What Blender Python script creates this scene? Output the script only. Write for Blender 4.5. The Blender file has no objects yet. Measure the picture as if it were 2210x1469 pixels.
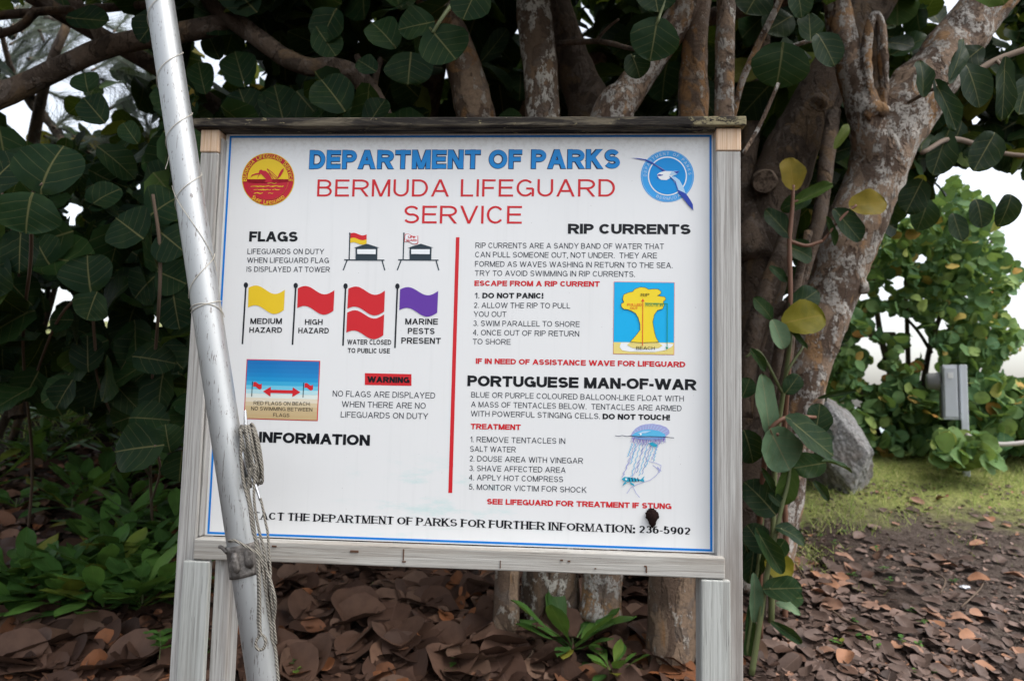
import bpy, bmesh, math, random
import numpy as np
from mathutils import Vector, Matrix, noise
random.seed(7); rng = np.random.default_rng(11)
S = bpy.context.scene; C = S.collection
# ------------------------------------------------------------------ camera
EYE = Vector((0, 0, 1.65)); FOC = 1505.0; CX, CY = 1105.0, 734.5
PITCH, ROLL = 0.082614, 0.021836
fwd = Vector((0, math.cos(PITCH), math.sin(PITCH))); r0 = Vector((1, 0, 0)); u0 = r0.cross(fwd)
rgt = math.cos(ROLL) * r0 + math.sin(ROLL) * u0
upv = -math.sin(ROLL) * r0 + math.cos(ROLL) * u0
cd = bpy.data.cameras.new("camera"); cam = bpy.data.objects.new("camera", cd); C.objects.link(cam)
cam.matrix_world = Matrix(((rgt.x, upv.x, -fwd.x, EYE.x), (rgt.y, upv.y, -fwd.y, EYE.y), (rgt.z, upv.z, -fwd.z, EYE.z), (0, 0, 0, 1)))
cd.sensor_width = 36.0; cd.lens = FOC / 2210 * 36.0; cd.clip_start = 0.05; cd.clip_end = 2000
cd.dof.use_dof = True; cd.dof.focus_distance = 1.72; cd.dof.aperture_fstop = 4.0
S.camera = cam
# ------------------------------------------------------------------ sky, sun, exposure
SUN_EL, SUN_AZ = math.radians(60), math.radians(115)      # azimuth clockwise from +Y: high at the right
w = bpy.data.worlds.new("World"); S.world = w; w.use_nodes = True
nt = w.node_tree; bg = nt.nodes["Background"]
sk = nt.nodes.new("ShaderNodeTexSky"); sk.sky_type = 'NISHITA'; sk.sun_disc = False
sk.sun_elevation = SUN_EL; sk.sun_rotation = SUN_AZ; sk.air_density = 1.2; sk.dust_density = 3.5; sk.ozone_density = 1.0
hs = nt.nodes.new("ShaderNodeHueSaturation"); hs.inputs["Saturation"].default_value = 0.35
nt.links.new(sk.outputs[0], hs.inputs["Color"]); nt.links.new(hs.outputs[0], bg.inputs[0]); bg.inputs[1].default_value = 0.15
sd = bpy.data.lights.new("sun", 'SUN'); sd.energy = 0.5; sd.angle = math.radians(25); sd.color = (1, 0.97, 0.92)
so = bpy.data.objects.new("sun", sd); C.objects.link(so)
sdir = Vector((math.sin(SUN_AZ) * math.cos(SUN_EL), math.cos(SUN_AZ) * math.cos(SUN_EL), math.sin(SUN_EL)))
so.rotation_euler = sdir.to_track_quat('Z', 'Y').to_euler(); so.location = sdir * 30
S.view_settings.view_transform = 'Standard'; S.view_settings.look = 'None'; S.view_settings.exposure = 1.25; S.view_settings.gamma = 1
S.cycles.max_bounces = 6; S.cycles.transparent_max_bounces = 8
# ------------------------------------------------------------------ helpers
def ray(px, py):
    d = fwd + rgt * ((px - CX) / FOC) + upv * (-(py - CY) / FOC); return d
def P(px, py, Y):                      # the point at world distance Y along the view of that pixel
    d = ray(px, py); return EYE + d * (Y / d.y)
def smooth(a, b, x):
    t = min(1, max(0, (x - a) / (b - a))); return t * t * (3 - 2 * t)
def gh(x, y, fine=True):               # height of the ground
    r = smooth(0.4, 2.5, x)
    left = 0.17 * min(y, 8) + 0.24 * max(0, min(y, 16) - 8) + 0.02 * max(0, y - 16)
    right = 0.17 * min(y, 7.0) + 0.05 * max(0, min(y, 8.5) - 7.0) - 0.30 * max(0, min(y, 24) - 9.5)
    h = left * (1 - r) + right * r
    if y < 1.0: h -= 0.0
    if fine and -8 < x < 8 and y < 20:
        h += 0.05 * (noise.noise(Vector((x * 0.8, y * 0.8, 3.1)))) + 0.02 * noise.noise(Vector((x * 3, y * 3, 9)))
    return h
def G(px, py):                         # where that pixel's view meets the ground
    d = ray(px, py); t = 0.3
    for k in range(4000):
        p = EYE + d * t
        if p.z <= gh(p.x, p.y): break
        t += 0.01
    return Vector((p.x, p.y, gh(p.x, p.y)))
def mk(name, v, f, mats=(), parent=None, uv=None, rnd=None, smoothf=True, mi=None):
    """one mesh object; v in world space, shifted to its parent's place"""
    v = np.asarray(v, dtype=np.float32).reshape(-1, 3)
    if parent is not None: v = v - np.array(parent.location, dtype=np.float32)
    me = bpy.data.meshes.new(name)
    if isinstance(f, np.ndarray):
        k = f.shape[1]; n = f.shape[0]
        me.vertices.add(len(v)); me.vertices.foreach_set("co", v.ravel())
        me.loops.add(n * k); me.loops.foreach_set("vertex_index", f.astype(np.int32).ravel())
        me.polygons.add(n); me.polygons.foreach_set("loop_start", np.arange(0, n * k, k, dtype=np.int32))
        me.update(calc_edges=True)
    else:
        me.from_pydata([tuple(p) for p in v], [], f)
    li = np.zeros(len(me.loops), dtype=np.int32); me.loops.foreach_get("vertex_index", li)
    if uv is not None:
        l = me.uv_layers.new(name="UVMap"); l.data.foreach_set("uv", np.asarray(uv, dtype=np.float32)[li].ravel())
    if rnd is not None:
        a = me.attributes.new("rnd", 'FLOAT', 'POINT'); a.data.foreach_set("value", np.asarray(rnd, dtype=np.float32))
    for m in (mats if isinstance(mats, (list, tuple)) else [mats]): me.materials.append(m)
    if mi is not None: me.polygons.foreach_set("material_index", np.asarray(mi, dtype=np.int32))
    me.polygons.foreach_set("use_smooth", np.full(len(me.polygons), smoothf))
    me.validate(); me.update()
    o = bpy.data.objects.new(name, me); C.objects.link(o)
    if parent is not None: o.parent = parent
    return o
def tag(o, label, cat, group=None, kind=None):
    if label: o["label"] = label
    if cat: o["category"] = cat
    if group: o["group"] = group
    if kind: o["kind"] = kind
    return o
def empty(name, loc, label, cat, group=None):
    o = bpy.data.objects.new(name, None); C.objects.link(o); o.location = loc; o.empty_display_size = .1
    return tag(o, label, cat, group)
def catmull(pts, n=6):
    pts = [np.array(p, float) for p in pts]
    if len(pts) < 3: 
        return [pts[0] + (pts[-1] - pts[0]) * i / n for i in range(n + 1)]
    q = [2 * pts[0] - pts[1]] + pts + [2 * pts[-1] - pts[-2]]; out = []
    for i in range(1, len(q) - 2):
        for k in range(n):
            t = k / n; a, b, c, d = q[i - 1], q[i], q[i + 1], q[i + 2]
            out.append(.5 * (2 * b + (c - a) * t + (2 * a - 5 * b + 4 * c - d) * t * t + (3 * b - a - 3 * c + d) * t ** 3))
    out.append(pts[-1]); return out
def tube_geo(pts4, sides=12, n=6, bump=0.0, bscale=4.0, cap=True):
    """pts4: (x, y, z, r) control points -> verts, faces"""
    p = catmull(pts4, n); V = []; F = []; prev = None
    for i, a in enumerate(p):
        b = p[min(i + 1, len(p) - 1)]; c = p[max(i - 1, 0)]
        t = Vector((b - c)[:3]).normalized()
        if prev is None:
            prev = t.cross(Vector((0.31, 0.2, 0.93)));  prev = prev if prev.length > 1e-3 else Vector((1, 0, 0))
        s = (prev - t * prev.dot(t)).normalized(); prev = s; e = t.cross(s); o = Vector(a[:3])
        for k in range(sides):
            an = 2 * math.pi * k / sides; dr = s * math.cos(an) + e * math.sin(an); r = a[3]
            if bump:
                q = o + dr * a[3]
                r *= 1 + bump * (noise.noise(q * bscale) + 0.5 * noise.noise(q * bscale * 2.7))
            V.append(o + dr * r)
    m = len(p)
    for i in range(m - 1):
        for k in range(sides):
            k2 = (k + 1) % sides
            F.append((i * sides + k, i * sides + k2, (i + 1) * sides + k2, (i + 1) * sides + k))
    if cap:
        F.append(tuple(range(sides))[::-1]); F.append(tuple((m - 1) * sides + k for k in range(sides)))
    return V, F
class Geo:
    def __init__(s): s.V = []; s.F = []; s.M = []
    def add(s, V, F, m=0):
        b = len(s.V); s.V += [tuple(p) for p in V]; s.F += [tuple(i + b for i in f) for f in F]; s.M += [m] * len(F); return s
    def tube(s, pts, m=0, **k): return s.add(*tube_geo(pts, **k), m)
    def box(s, a, b, m=0, bev=0.0):
        bm = bmesh.new(); bmesh.ops.create_cube(bm, size=1)
        for v in bm.verts:
            v.co = Vector([(a[i] + b[i]) / 2 + v.co[i] * abs(b[i] - a[i]) for i in range(3)])
        if bev: bmesh.ops.bevel(bm, geom=bm.edges[:], offset=bev, segments=2, affect='EDGES', profile=.5)
        bm.verts.index_update(); s.add([v.co.copy() for v in bm.verts], [[v.index for v in f.verts] for f in bm.faces], m); bm.free(); return s
    def lathe(s, prof, o, axis='z', sides=20, m=0):
        V = []; F = []
        for (r, h) in prof:
            for k in range(sides):
                a = 2 * math.pi * k / sides; q = (r * math.cos(a), r * math.sin(a), h)
                if axis == 'y': q = (q[0], h, q[1])
                if axis == 'x': q = (h, q[0], q[1])
                V.append(Vector(o) + Vector(q))
        for i in range(len(prof) - 1):
            for k in range(sides):
                F.append((i * sides + k, i * sides + (k + 1) % sides, (i + 1) * sides + (k + 1) % sides, (i + 1) * sides + k))
        F.append(tuple(range(sides))); F.append(tuple((len(prof) - 1) * sides + k for k in range(sides)))
        return s.add(V, F, m)
    def build(s, name, mats, parent=None, sm=False): return mk(name, s.V, s.F, mats, parent, smoothf=sm, mi=s.M)
# ------------------------------------------------------------------ materials
class N:
    def __init__(s, name):
        s.m = bpy.data.materials.new(name); s.m.use_nodes = True; s.t = s.m.node_tree; s.b = s.t.nodes["Principled BSDF"]; s.out = s.t.nodes["Material Output"]
    def n(s, ty, **k):
        o = s.t.nodes.new(ty)
        for a, v in k.items(): setattr(o, a, v)
        return o
    def l(s, a, b): s.t.links.new(a, b)
    def put(s, sock, x):
        if hasattr(x, "is_linked"): s.l(x, sock)
        else: sock.default_value = x
    def ma(s, op, a, b=0.0, c=0.0, clamp=False):
        o = s.n("ShaderNodeMath", operation=op); o.use_clamp = clamp
        s.put(o.inputs[0], a); s.put(o.inputs[1], b); s.put(o.inputs[2], c); return o.outputs[0]
    def ss(s, x, a, b):                # smooth threshold
        o = s.n("ShaderNodeMapRange", interpolation_type='SMOOTHSTEP'); s.put(o.inputs[0], x); o.inputs[1].default_value = a; o.inputs[2].default_value = b; return o.outputs[0]
    def mix(s, f, a, b, mode='MIX'):
        o = s.n("ShaderNodeMix", data_type='RGBA', blend_type=mode); s.put(o.inputs[0], f); s.put(o.inputs[6], c4(a)); s.put(o.inputs[7], c4(b)); return o.outputs[2]
    def co(s, kind="Object"): return s.n("ShaderNodeTexCoord").outputs[kind]
    def map(s, v, sc=(1, 1, 1), loc=(0, 0, 0)):
        o = s.n("ShaderNodeMapping"); s.l(v, o.inputs[0]); o.inputs[3].default_value = sc; o.inputs[1].default_value = loc; return o.outputs[0]
    def noise(s, v, sc, det=4, rough=.6, dist=0.0):
        o = s.n("ShaderNodeTexNoise"); s.l(v, o.inputs["Vector"]); o.inputs["Scale"].default_value = sc; o.inputs["Detail"].default_value = det; o.inputs["Roughness"].default_value = rough; o.inputs["Distortion"].default_value = dist; return o.outputs[0]
    def vor(s, v, sc, feat='F1'):
        o = s.n("ShaderNodeTexVoronoi", feature=feat); s.l(v, o.inputs["Vector"]); o.inputs["Scale"].default_value = sc; return o.outputs[0]
    def ramp(s, f, stops):
        o = s.n("ShaderNodeValToRGB"); s.l(f, o.inputs[0]); e = o.color_ramp.elements
        while len(e) < len(stops): e.new(.5)
        for i, (p, c) in enumerate(stops): e[i].position = p; e[i].color = c4(c)
        return o.outputs[0]
    def bump(s, h, st=.3, d=.01):
        o = s.n("ShaderNodeBump"); o.inputs["Strength"].default_value = st; o.inputs["Distance"].default_value = d; s.l(h, o.inputs["Height"]); s.l(o.outputs[0], s.b.inputs["Normal"])
    def fin(s, col, rough=.6, metal=0.0, spec=.5):
        s.put(s.b.inputs["Base Color"], c4(col)); s.put(s.b.inputs["Roughness"], rough); s.b.inputs["Metallic"].default_value = metal; s.b.inputs["Specular IOR Level"].default_value = spec; return s.m
def c4(c):
    if hasattr(c, "is_linked") or isinstance(c, (int, float)): return c
    return (*c, 1.0) if len(c) == 3 else c
def flat(name, col, rough=.55, spec=.4, metal=0):
    k = N(name); v = k.co(); n = k.noise(v, 30, 3)
    return k.fin(k.mix(k.ma('MULTIPLY', n, .22), col, tuple(x * .75 for x in col)), rough, metal, spec)
def srgb(r, g, b):
    return tuple(((x / 255) / 12.92 if x / 255 < .04045 else ((x / 255 + .055) / 1.055) ** 2.4) for x in (r, g, b))

def leaf_mat(name, ramp, vein=(.22, .2, .08), rough=.45, trans=.10, vein_amt=.42, spec=.06, moss=(.03, .05, .015)):
    k = N(name); at = k.n("ShaderNodeAttribute", attribute_name="rnd").outputs["Fac"]
    uv = k.co("UV"); sp = k.n("ShaderNodeSeparateXYZ"); k.l(uv, sp.inputs[0]); u, v = sp.outputs[0], sp.outputs[1]
    av = k.ma('ABSOLUTE', k.ma('SUBTRACT', v, .5))
    mid = k.ss(k.ma('ADD', av, k.ma('MULTIPLY', u, .008)), .026, .008)
    ph = k.ma('FRACT', k.ma('ADD', k.ma('MULTIPLY', k.ma('SUBTRACT', u, k.ma('MULTIPLY', av, .8)), 4.6), .3))
    side = k.ma('MULTIPLY', k.ss(k.ma('ABSOLUTE', k.ma('SUBTRACT', ph, .5)), .05, .012), .45)
    vn = k.ma('MULTIPLY', k.ma('MAXIMUM', mid, side), vein_amt)
    col = k.ramp(at, ramp); ob = k.co()
    col = k.mix(k.ma('MULTIPLY', k.ss(k.noise(ob, 14, 4), .4, .75), .4), col, moss, 'MIX')
    bl = k.ss(k.noise(ob, 55, 3, .7), .70, .76); col = k.mix(k.ma('MULTIPLY', bl, .6), col, (.10, .055, .02))
    col = k.mix(vn, col, vein)
    k.bump(k.ma('SUBTRACT', k.noise(ob, 40, 2), k.ma('MULTIPLY', vn, .6)), .25, .004)
    k.fin(col, k.ma('ADD', k.ma('MULTIPLY', k.noise(ob, 20), .25), rough - .12), 0, spec)
    if trans:
        tr = k.n("ShaderNodeBsdfTranslucent"); k.l(k.mix(.5, col, (.22, .32, .03)), tr.inputs[0])
        mx = k.n("ShaderNodeMixShader"); mx.inputs[0].default_value = trans
        k.l(k.b.outputs[0], mx.inputs[1]); k.l(tr.outputs[0], mx.inputs[2]); k.l(mx.outputs[0], k.out.inputs[0])
    return k.m
GRN = [(0, (0.0053, 0.015, 0.0075)), (0.45, (0.009, 0.024, 0.0097)), (0.8, (0.0165, 0.0413, 0.012)), (0.9, (0.0675, 0.1125, 0.0225)), (0.955, (0.1275, 0.1275, 0.0188)), (1, (0.195, 0.1275, 0.0225))]  # last stops are yellowed leaves and also stand in for backlit ones
BSH = [(0, (0.0644, 0.1437, 0.0644)), (0.4, (0.1081, 0.2081, 0.0862)), (0.8, (0.1875, 0.3024, 0.115)), (0.94, (0.3162, 0.4025, 0.115)), (0.975, (0.4887, 0.3887, 0.115)), (1, (0.6038, 0.2875, 0.0862))]
WEED = [(0, (0.036, 0.09, 0.0226)), (0.5, (0.0674, 0.162, 0.036)), (0.9, (0.108, 0.225, 0.045)), (1, (0.198, 0.18, 0.027))]
YEL = [(0, (0.144, 0.1275, 0.0142)), (0.5, (0.2016, 0.1725, 0.019)), (1, (0.2448, 0.165, 0.0285))]
PAL = [(0, (.09, .15, .085)), (1, (.14, .21, .12))]
LIT = [(0, (0.0214, 0.0116, 0.0081)), (0.3, (0.0518, 0.0283, 0.0197)), (0.6, (0.0938, 0.0517, 0.0351)), (0.78, (0.1339, 0.0833, 0.0585)), (0.9, (0.1517, 0.0649, 0.0329)), (1, (0.241, 0.0916, 0.0365))]
LITR = [(0, (0.0306, 0.0194, 0.0153)), (0.35, (0.0765, 0.0504, 0.0396)), (0.65, (0.1428, 0.097, 0.0792)), (0.85, (0.2346, 0.16, 0.1305)), (1, (0.306, 0.1455, 0.0765))]
M = {}
M['leaf'] = leaf_mat("sea_grape_leaf", GRN)
M['leafbush'] = leaf_mat("bush_leaf", BSH, trans=.3, vein=(.3, .3, .12), vein_amt=.4)
M['weed'] = leaf_mat("weed_leaf", WEED, spec=.15, vein=(.16, .24, .07), trans=.25)
M['yellow'] = leaf_mat("yellow_leaf", YEL, vein=(.30, .20, .05), trans=.25)
M['pale'] = leaf_mat("pale_leaf", PAL, vein=(.30, .22, .12))
M['litter'] = leaf_mat("dry_leaf", LIT, vein=(.11, .065, .05), trans=0, rough=.6, vein_amt=.45, moss=(.035, .018, .013), spec=.15)
M['litter_r'] = leaf_mat("dry_leaf_pale", LITR, vein=(.22, .15, .12), trans=0, rough=.6, vein_amt=.4, moss=(.06, .035, .028), spec=.2)

def bark(name, a, b, orange, lich, lt=.66, dark=1.0):
    k = N(name); v = k.co(); vs = k.map(v, (1, 1, .55))
    n1 = k.noise(vs, 6.5, 5, .6, .6); n2 = k.noise(vs, 4, 3, .5, 1.2); n3 = k.noise(v, 55, 4, .75); n4 = k.noise(k.map(v, (1, 1, .6), (4, 2, 7)), 17, 5, .7)
    col = k.mix(k.ss(n1, .46, .50), a, b)
    col = k.mix(k.ss(n2, .56, .60), col, orange)
    col = k.mix(k.ma('MULTIPLY', k.ss(k.noise(k.map(v, (1, 1, 1), (9, 3, 1)), 12, 4, .6, .8), .55, .60), .7), col, (.155, .125, .105))
    col = k.mix(k.ma('MULTIPLY', k.ss(n3, .35, .75), .5), col, tuple(x * .45 for x in a))
    li = k.ma('MULTIPLY', k.ss(n4, lt - .09, lt - .05), k.ss(n3, .36, .50)); col = k.mix(k.ma('MULTIPLY', li, .85), col, lich)
    ck = k.ss(k.noise(k.map(v, (1, 1, .18), (5, 5, 5)), 26, 4, .7, .5), .40, .34); col = k.mix(k.ma('MULTIPLY', ck, .55), col, tuple(x * .35 for x in a))
    k.bump(k.ma('SUBTRACT', k.ma('ADD', k.ma('ADD', n3, k.ma('MULTIPLY', k.ss(n1, .44, .5), .8)), k.ma('MULTIPLY', li, .7)), ck), .8, .012)
    return k.fin(col, .85, 0, .2)
M['bark'] = bark("bark_tan", (.13, .088, .062), (.27, .19, .13), (.30, .165, .075), (.42, .38, .33), .67)
M['bark_lichen'] = bark("bark_lichen", (.125, .088, .064), (.18, .128, .09), (.20, .13, .08), (.60, .57, .51), .60)
M['bark_dark'] = bark("bark_dark", (.072, .052, .039), (.125, .09, .066), (.15, .10, .06), (.22, .19, .16), .75)
M['bark_pale'] = bark("bark_pale", (.125, .085, .062), (.29, .205, .145), (.34, .20, .10), (.50, .47, .43), .595)
M['twig'] = flat("twig", (.11, .075, .05), .85)
M['stem'] = flat("green_stem", (.11, .13, .05), .55); M['redstem'] = flat("red_stem", (.16, .075, .045), .6)
M['needle'] = flat("casuarina_needles", (.085, .105, .075), .8)
k = N("sawn_end"); n = k.noise(k.co(), 30, 4, .7); r_ = k.noise(k.map(k.co(), (30, 30, 30)), 1.5, 3); k.bump(n, .8, .01); M['knotwood'] = k.fin(k.mix(k.ss(n, .4, .62), (.07, .05, .038), (.22, .165, .125)), .9, 0, .1)
def wood(name, ax, light, dark, stain=(.10, .09, .085), st=.5, crack=.5):
    k = N(name); v = k.co(); sc = {'x': (1.2, 60, 60), 'z': (60, 60, 1.2)}[ax]; sl = {'x': (.8, 7, 7), 'z': (7, 7, .8)}[ax]
    g = k.noise(k.map(v, sc), 2.6, 5, .7, .4); g2 = k.noise(k.map(v, sc, (3, 1, 2)), 5.0, 3, .7); l = k.noise(k.map(v, sl), 1.7, 3, .6, .5)
    col = k.mix(k.ss(g, .32, .66), dark, light)
    col = k.mix(k.ma('MULTIPLY', k.ss(l, .48, .72), st), col, stain)
    cr = k.ss(g2, .36, .31); col = k.mix(k.ma('MULTIPLY', cr, crack), col, tuple(x * .35 for x in dark))
    kn = k.ss(k.vor(k.map(v, {'x': (1.1, 7, 7), 'z': (7, 7, 1.1)}[ax]), 1.9), .09, .03); col = k.mix(k.ma('MULTIPLY', kn, .6), col, (.09, .065, .05))
    k.bump(k.ma('SUBTRACT', g, k.ma('MULTIPLY', cr, .6)), .55, .003)
    return k.fin(col, .85, 0, .2)
M['wood_z'] = wood("weathered_upright", 'z', (.50, .49, .465), (.29, .275, .255), (.20, .165, .14), .7)
M['wood_x'] = wood("weathered_rail", 'x', (.50, .485, .445), (.30, .28, .25), (.27, .225, .18), .45, .7)
M['wood_g'] = wood("weathered_leg", 'z', (.50, .51, .48), (.32, .32, .295), (.32, .3, .27), .35)
M['wood_new'] = wood("fresh_pine", 'z', (.74, .57, .42), (.56, .36, .22), (.5, .3, .18), .2, .1)
k = N("mossy_cap"); v = k.co(); g = k.noise(k.map(v, (1.5, 40, 40)), 3, 5, .7); l = k.noise(k.map(v, (2.2, 18, 18)), 2.2, 5, .7, .4); li = k.noise(k.map(v, (8, 20, 20), (3, 3, 3)), 3.2, 5, .75)
col = k.mix(k.ss(l, .44, .62), (.022, .019, .017), (.13, .11, .078)); col = k.mix(k.ma('MULTIPLY', k.ss(g, .55, .72), .35), col, (.16, .145, .12))
sx = k.n('ShaderNodeSeparateXYZ'); k.l(v, sx.inputs[0]); li = k.ma('ADD', li, k.ma('MULTIPLY', k.ss(sx.outputs[0], .46, .64), .16))
col = k.mix(k.ma('MULTIPLY', k.ss(li, .62, .68), .8), col, (.30, .26, .15)); k.bump(k.ma('ADD', g, li), .7, .004); M['cap'] = k.fin(col, .9, 0, .2)
# printed sheet
k = N("sign_sheet"); v = k.co(); sm = k.noise(k.map(v, (1, 1, 1)), 3, 4, .6); dirt = k.noise(v, 90, 5, .7); sp = k.noise(v, 160, 2, .5)
col = k.mix(k.ma('MULTIPLY', k.ss(sm, .45, .75), .14), (.775, .78, .775), (.62, .63, .62))
sx = k.n("ShaderNodeSeparateXYZ"); k.l(v, sx.inputs[0])
edge = k.ma('MULTIPLY', k.ss(sx.outputs[2], 2.22, 2.31), k.ss(dirt, .40, .72)); col = k.mix(k.ma('MULTIPLY', edge, .35), col, (.42, .39, .35))
col = k.mix(k.ma('MULTIPLY', k.ss(sp, .735, .765), .55), col, (.22, .20, .18))
stk = k.noise(k.map(v, (26, 26, .9)), 2, 4, .65); col = k.mix(k.ma('MULTIPLY', k.ss(stk, .52, .78), .16), col, (.52, .53, .52))
tl = k.ma('MULTIPLY', k.ma('MULTIPLY', k.ss(k.noise(k.map(v, (3, 3, 12)), 2.2, 5, .7), .5, .72), k.ss(sx.outputs[2], 1.52, 1.45)), k.ss(k.ma('ABSOLUTE', k.ma('SUBTRACT', sx.outputs[0], -.02)), .36, .05))
col = k.mix(k.ma('MULTIPLY', tl, .45), col, (.42, .68, .66)); k.bump(sm, .05, .01)
M['sheet'] = k.fin(col, .34, 0, .5)
INK = dict(black=(12, 15, 22), grey=(46, 50, 60), red=(206, 38, 46), blue=(24, 136, 210), border=(0, 122, 214), navy=(26, 42, 78), yellow=(232, 196, 40), yel2=(243, 216, 48),
           purple=(100, 58, 160), crimson=(190, 30, 52), tower=(44, 58, 68), white=(238, 242, 244), sky=(14, 176, 232), ring=(60, 162, 232), disc=(0, 144, 220), pale=(178, 212, 238), deep=(38, 66, 168), sand=(232, 214, 128),
           aqua=(92, 184, 226), violet=(120, 96, 186), lav=(164, 168, 214), green=(30, 140, 90), orange=(226, 84, 44), teal=(40, 160, 190), beige=(208, 184, 142), mid=(120, 150, 200), flagblk=(26, 30, 38))
for a, c in INK.items(): M['ink_' + a] = flat("ink_" + a, srgb(*c), .4, .25)
SKYG = [(0, 112, 184), (0, 118, 188), (0, 124, 192), (0, 132, 198), (10, 146, 206), (50, 170, 216), (110, 198, 226), (180, 222, 230), (222, 232, 226), (226, 216, 194), (214, 196, 160), (206, 184, 142), (200, 176, 132), (198, 172, 126)]
for i, c in enumerate(SKYG): M['g%d' % i] = flat("print_gradient", srgb(*c), .38, .5)
# metal pole
k = N("aluminium_pole"); v = k.co(); n1 = k.noise(k.map(v, (40, 40, 3)), 2, 4, .7); sc = k.noise(k.map(v, (60, 60, 14)), 2.2, 3, .7); n3 = k.noise(v, 6, 4)
col = k.mix(k.ma('MULTIPLY', n3, .4), (.45, .46, .46), (.34, .35, .35)); mk_ = k.ma('MAXIMUM', k.ss(sc, .62, .66), k.ss(k.noise(k.map(v, (220, 220, 9), (3, 1, 4)), 1.2, 3, .6), .63, .66)); col = k.mix(k.ma('MULTIPLY', mk_, .75), col, (.16, .14, .13)); k.bump(k.ma('SUBTRACT', n1, mk_), .08, .002)
M['alu'] = k.fin(col, k.ma('ADD', .36, k.ma('MULTIPLY', n1, .22)), .75, .5)
k = N("bronze_sleeve"); v = k.co(); n = k.noise(v, 60, 5, .7); col = k.mix(k.ss(n, .4, .7), (.085, .075, .068), (.24, .22, .20)); k.bump(n, .5, .004); M['sleeve'] = k.fin(col, .55, .4)
M['chrome'] = flat("bright_steel", (.62, .62, .64), .22, .5, 1.0)
k = N("grey_rope"); v = k.co(); wv = k.n("ShaderNodeTexWave", wave_type='BANDS', bands_direction='DIAGONAL'); k.l(v, wv.inputs[0]); wv.inputs["Scale"].default_value = 95; wv.inputs["Distortion"].default_value = 1
n = k.noise(v, 120, 3); col = k.mix(wv.outputs[1], (.15, .138, .118), (.33, .305, .26)); col = k.mix(k.ma('MULTIPLY', k.ss(k.noise(v, 9), .45, .7), .55), col, (.13, .12, .10)); k.bump(wv.outputs[1], .9, .002); M['rope'] = k.fin(col, .95, 0, .1)
M['string'] = flat("thin_string", (.52, .48, .40), .9)
M['nail'] = flat("rusty_nail", (.10, .05, .03), .8); M['nest'] = flat("dark_mud", (.018, .010, .009), 1.0, .05)
k = N("granite"); v = k.co(); a = k.noise(v, 38, 6, .75); b = k.noise(v, 5, 4); col = k.ramp(a, [(.32, (.085, .082, .08)), (.5, (.25, .245, .24)), (.70, (.47, .46, .45))]); col = k.mix(k.ma('MULTIPLY', k.ss(b, .45, .7), .5), col, (.22, .17, .14)); k.bump(k.ma('ADD', a, b), .7, .02); M['rock'] = k.fin(col, .85, 0, .3)
M['boxgrey'] = flat("grey_enamel", (.60, .63, .67), .45); M['boxdark'] = flat("dark_enamel", (.16, .175, .19), .5); M['glass'] = flat("meter_glass", (.25, .25, .25), .15); M['label'] = flat("white_label", (.8, .8, .8), .5)
M['hose'] = flat("grey_pipe", (.34, .31, .29), .5); M['foil'] = flat("foil", (.7, .72, .76), .3, .5, .9)
# ground
k = N("ground_soil"); v = k.co(); sx = k.n("ShaderNodeSeparateXYZ"); k.l(v, sx.inputs[0]); x, y = sx.outputs[0], sx.outputs[1]
n1 = k.noise(v, 2.2, 5, .65); n2 = k.noise(v, 22, 6, .75); n3 = k.noise(v, 90, 4, .7)
dirt = k.ramp(n2, [(.3, (.022, .015, .012)), (.5, (.05, .034, .027)), (.7, (.085, .06, .047))])
sand = k.ramp(n3, [(.3, (.06, .045, .038)), (.55, (.135, .105, .088)), (.75, (.22, .18, .155))])
# bare path on the right slope, grass further up
dx = k.ma('ADD', x, k.ma('MULTIPLY', k.ma('SUBTRACT', n1, .5), 2.2))
path = k.ma('MULTIPLY', k.ss(dx, 1.75, 2.5), k.ss(k.ma('ADD', y, k.ma('MULTIPLY', n1, 1.0)), 2.5, 3.9)); col = k.mix(k.ma('MULTIPLY', path, k.ss(n2, .25, .6)), dirt, sand)
gr = k.ramp(n2, [(.3, (.13, .15, .05)), (.55, (.29, .31, .10)), (.75, (.44, .41, .19))])
gm = k.ma('MULTIPLY', k.ss(k.ma('ADD', y, k.ma('MULTIPLY', k.ma('SUBTRACT', n1, .5), 2.0)), 4.7, 5.5), k.ss(x, .9, 1.6))
col = k.mix(k.ma('MULTIPLY', gm, k.ss(n2, .28, .48)), col, gr)
bk = k.ss(y, 8.5, 10.5); col = k.mix(bk, col, k.mix(.35, gr, (.22, .22, .16)))
k.bump(k.ma('ADD', n2, n3), .8, .03); M['ground'] = k.fin(col, .95, 0, .1)
M['grass'] = leaf_mat("grass_blade", [(0, (.19, .28, .07)), (.5, (.36, .43, .12)), (.85, (.50, .50, .19)), (1, (.58, .52, .29))], trans=.3, vein_amt=0, rough=.6)
k = N("sea_water"); n = k.noise(k.map(k.co(), (.3, 1, 1)), 1.5, 4); k.bump(n, .15, .2); M['sea'] = k.fin((.30, .38, .40), .22, 0, .8)
#@@SETTING
# ------------------------------------------------------------------ ground
xs = np.concatenate([-np.geomspace(300, 7, 22), np.arange(-6.8, 6.8, .12), np.geomspace(7, 300, 22)])
ys = np.concatenate([-np.geomspace(300, 1.2, 18), np.arange(-1, 12, .12), np.geomspace(12.2, 400, 30)])
V = [(x, y, gh(x, max(y, -6))) for y in ys for x in xs]; nx = len(xs)
F = np.array([(j * nx + i, j * nx + i + 1, (j + 1) * nx + i + 1, (j + 1) * nx + i) for j in range(len(ys) - 1) for i in range(nx - 1)])
tag(mk("ground", V, F, M['ground']), None, None, kind="structure")
tag(mk("sea", [(-2, 15, -.9), (600, 15, -.9), (600, 900, -.9), (-2, 900, -.9)], [(0, 1, 2, 3)], M['sea']), None, None, kind="structure")
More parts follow.
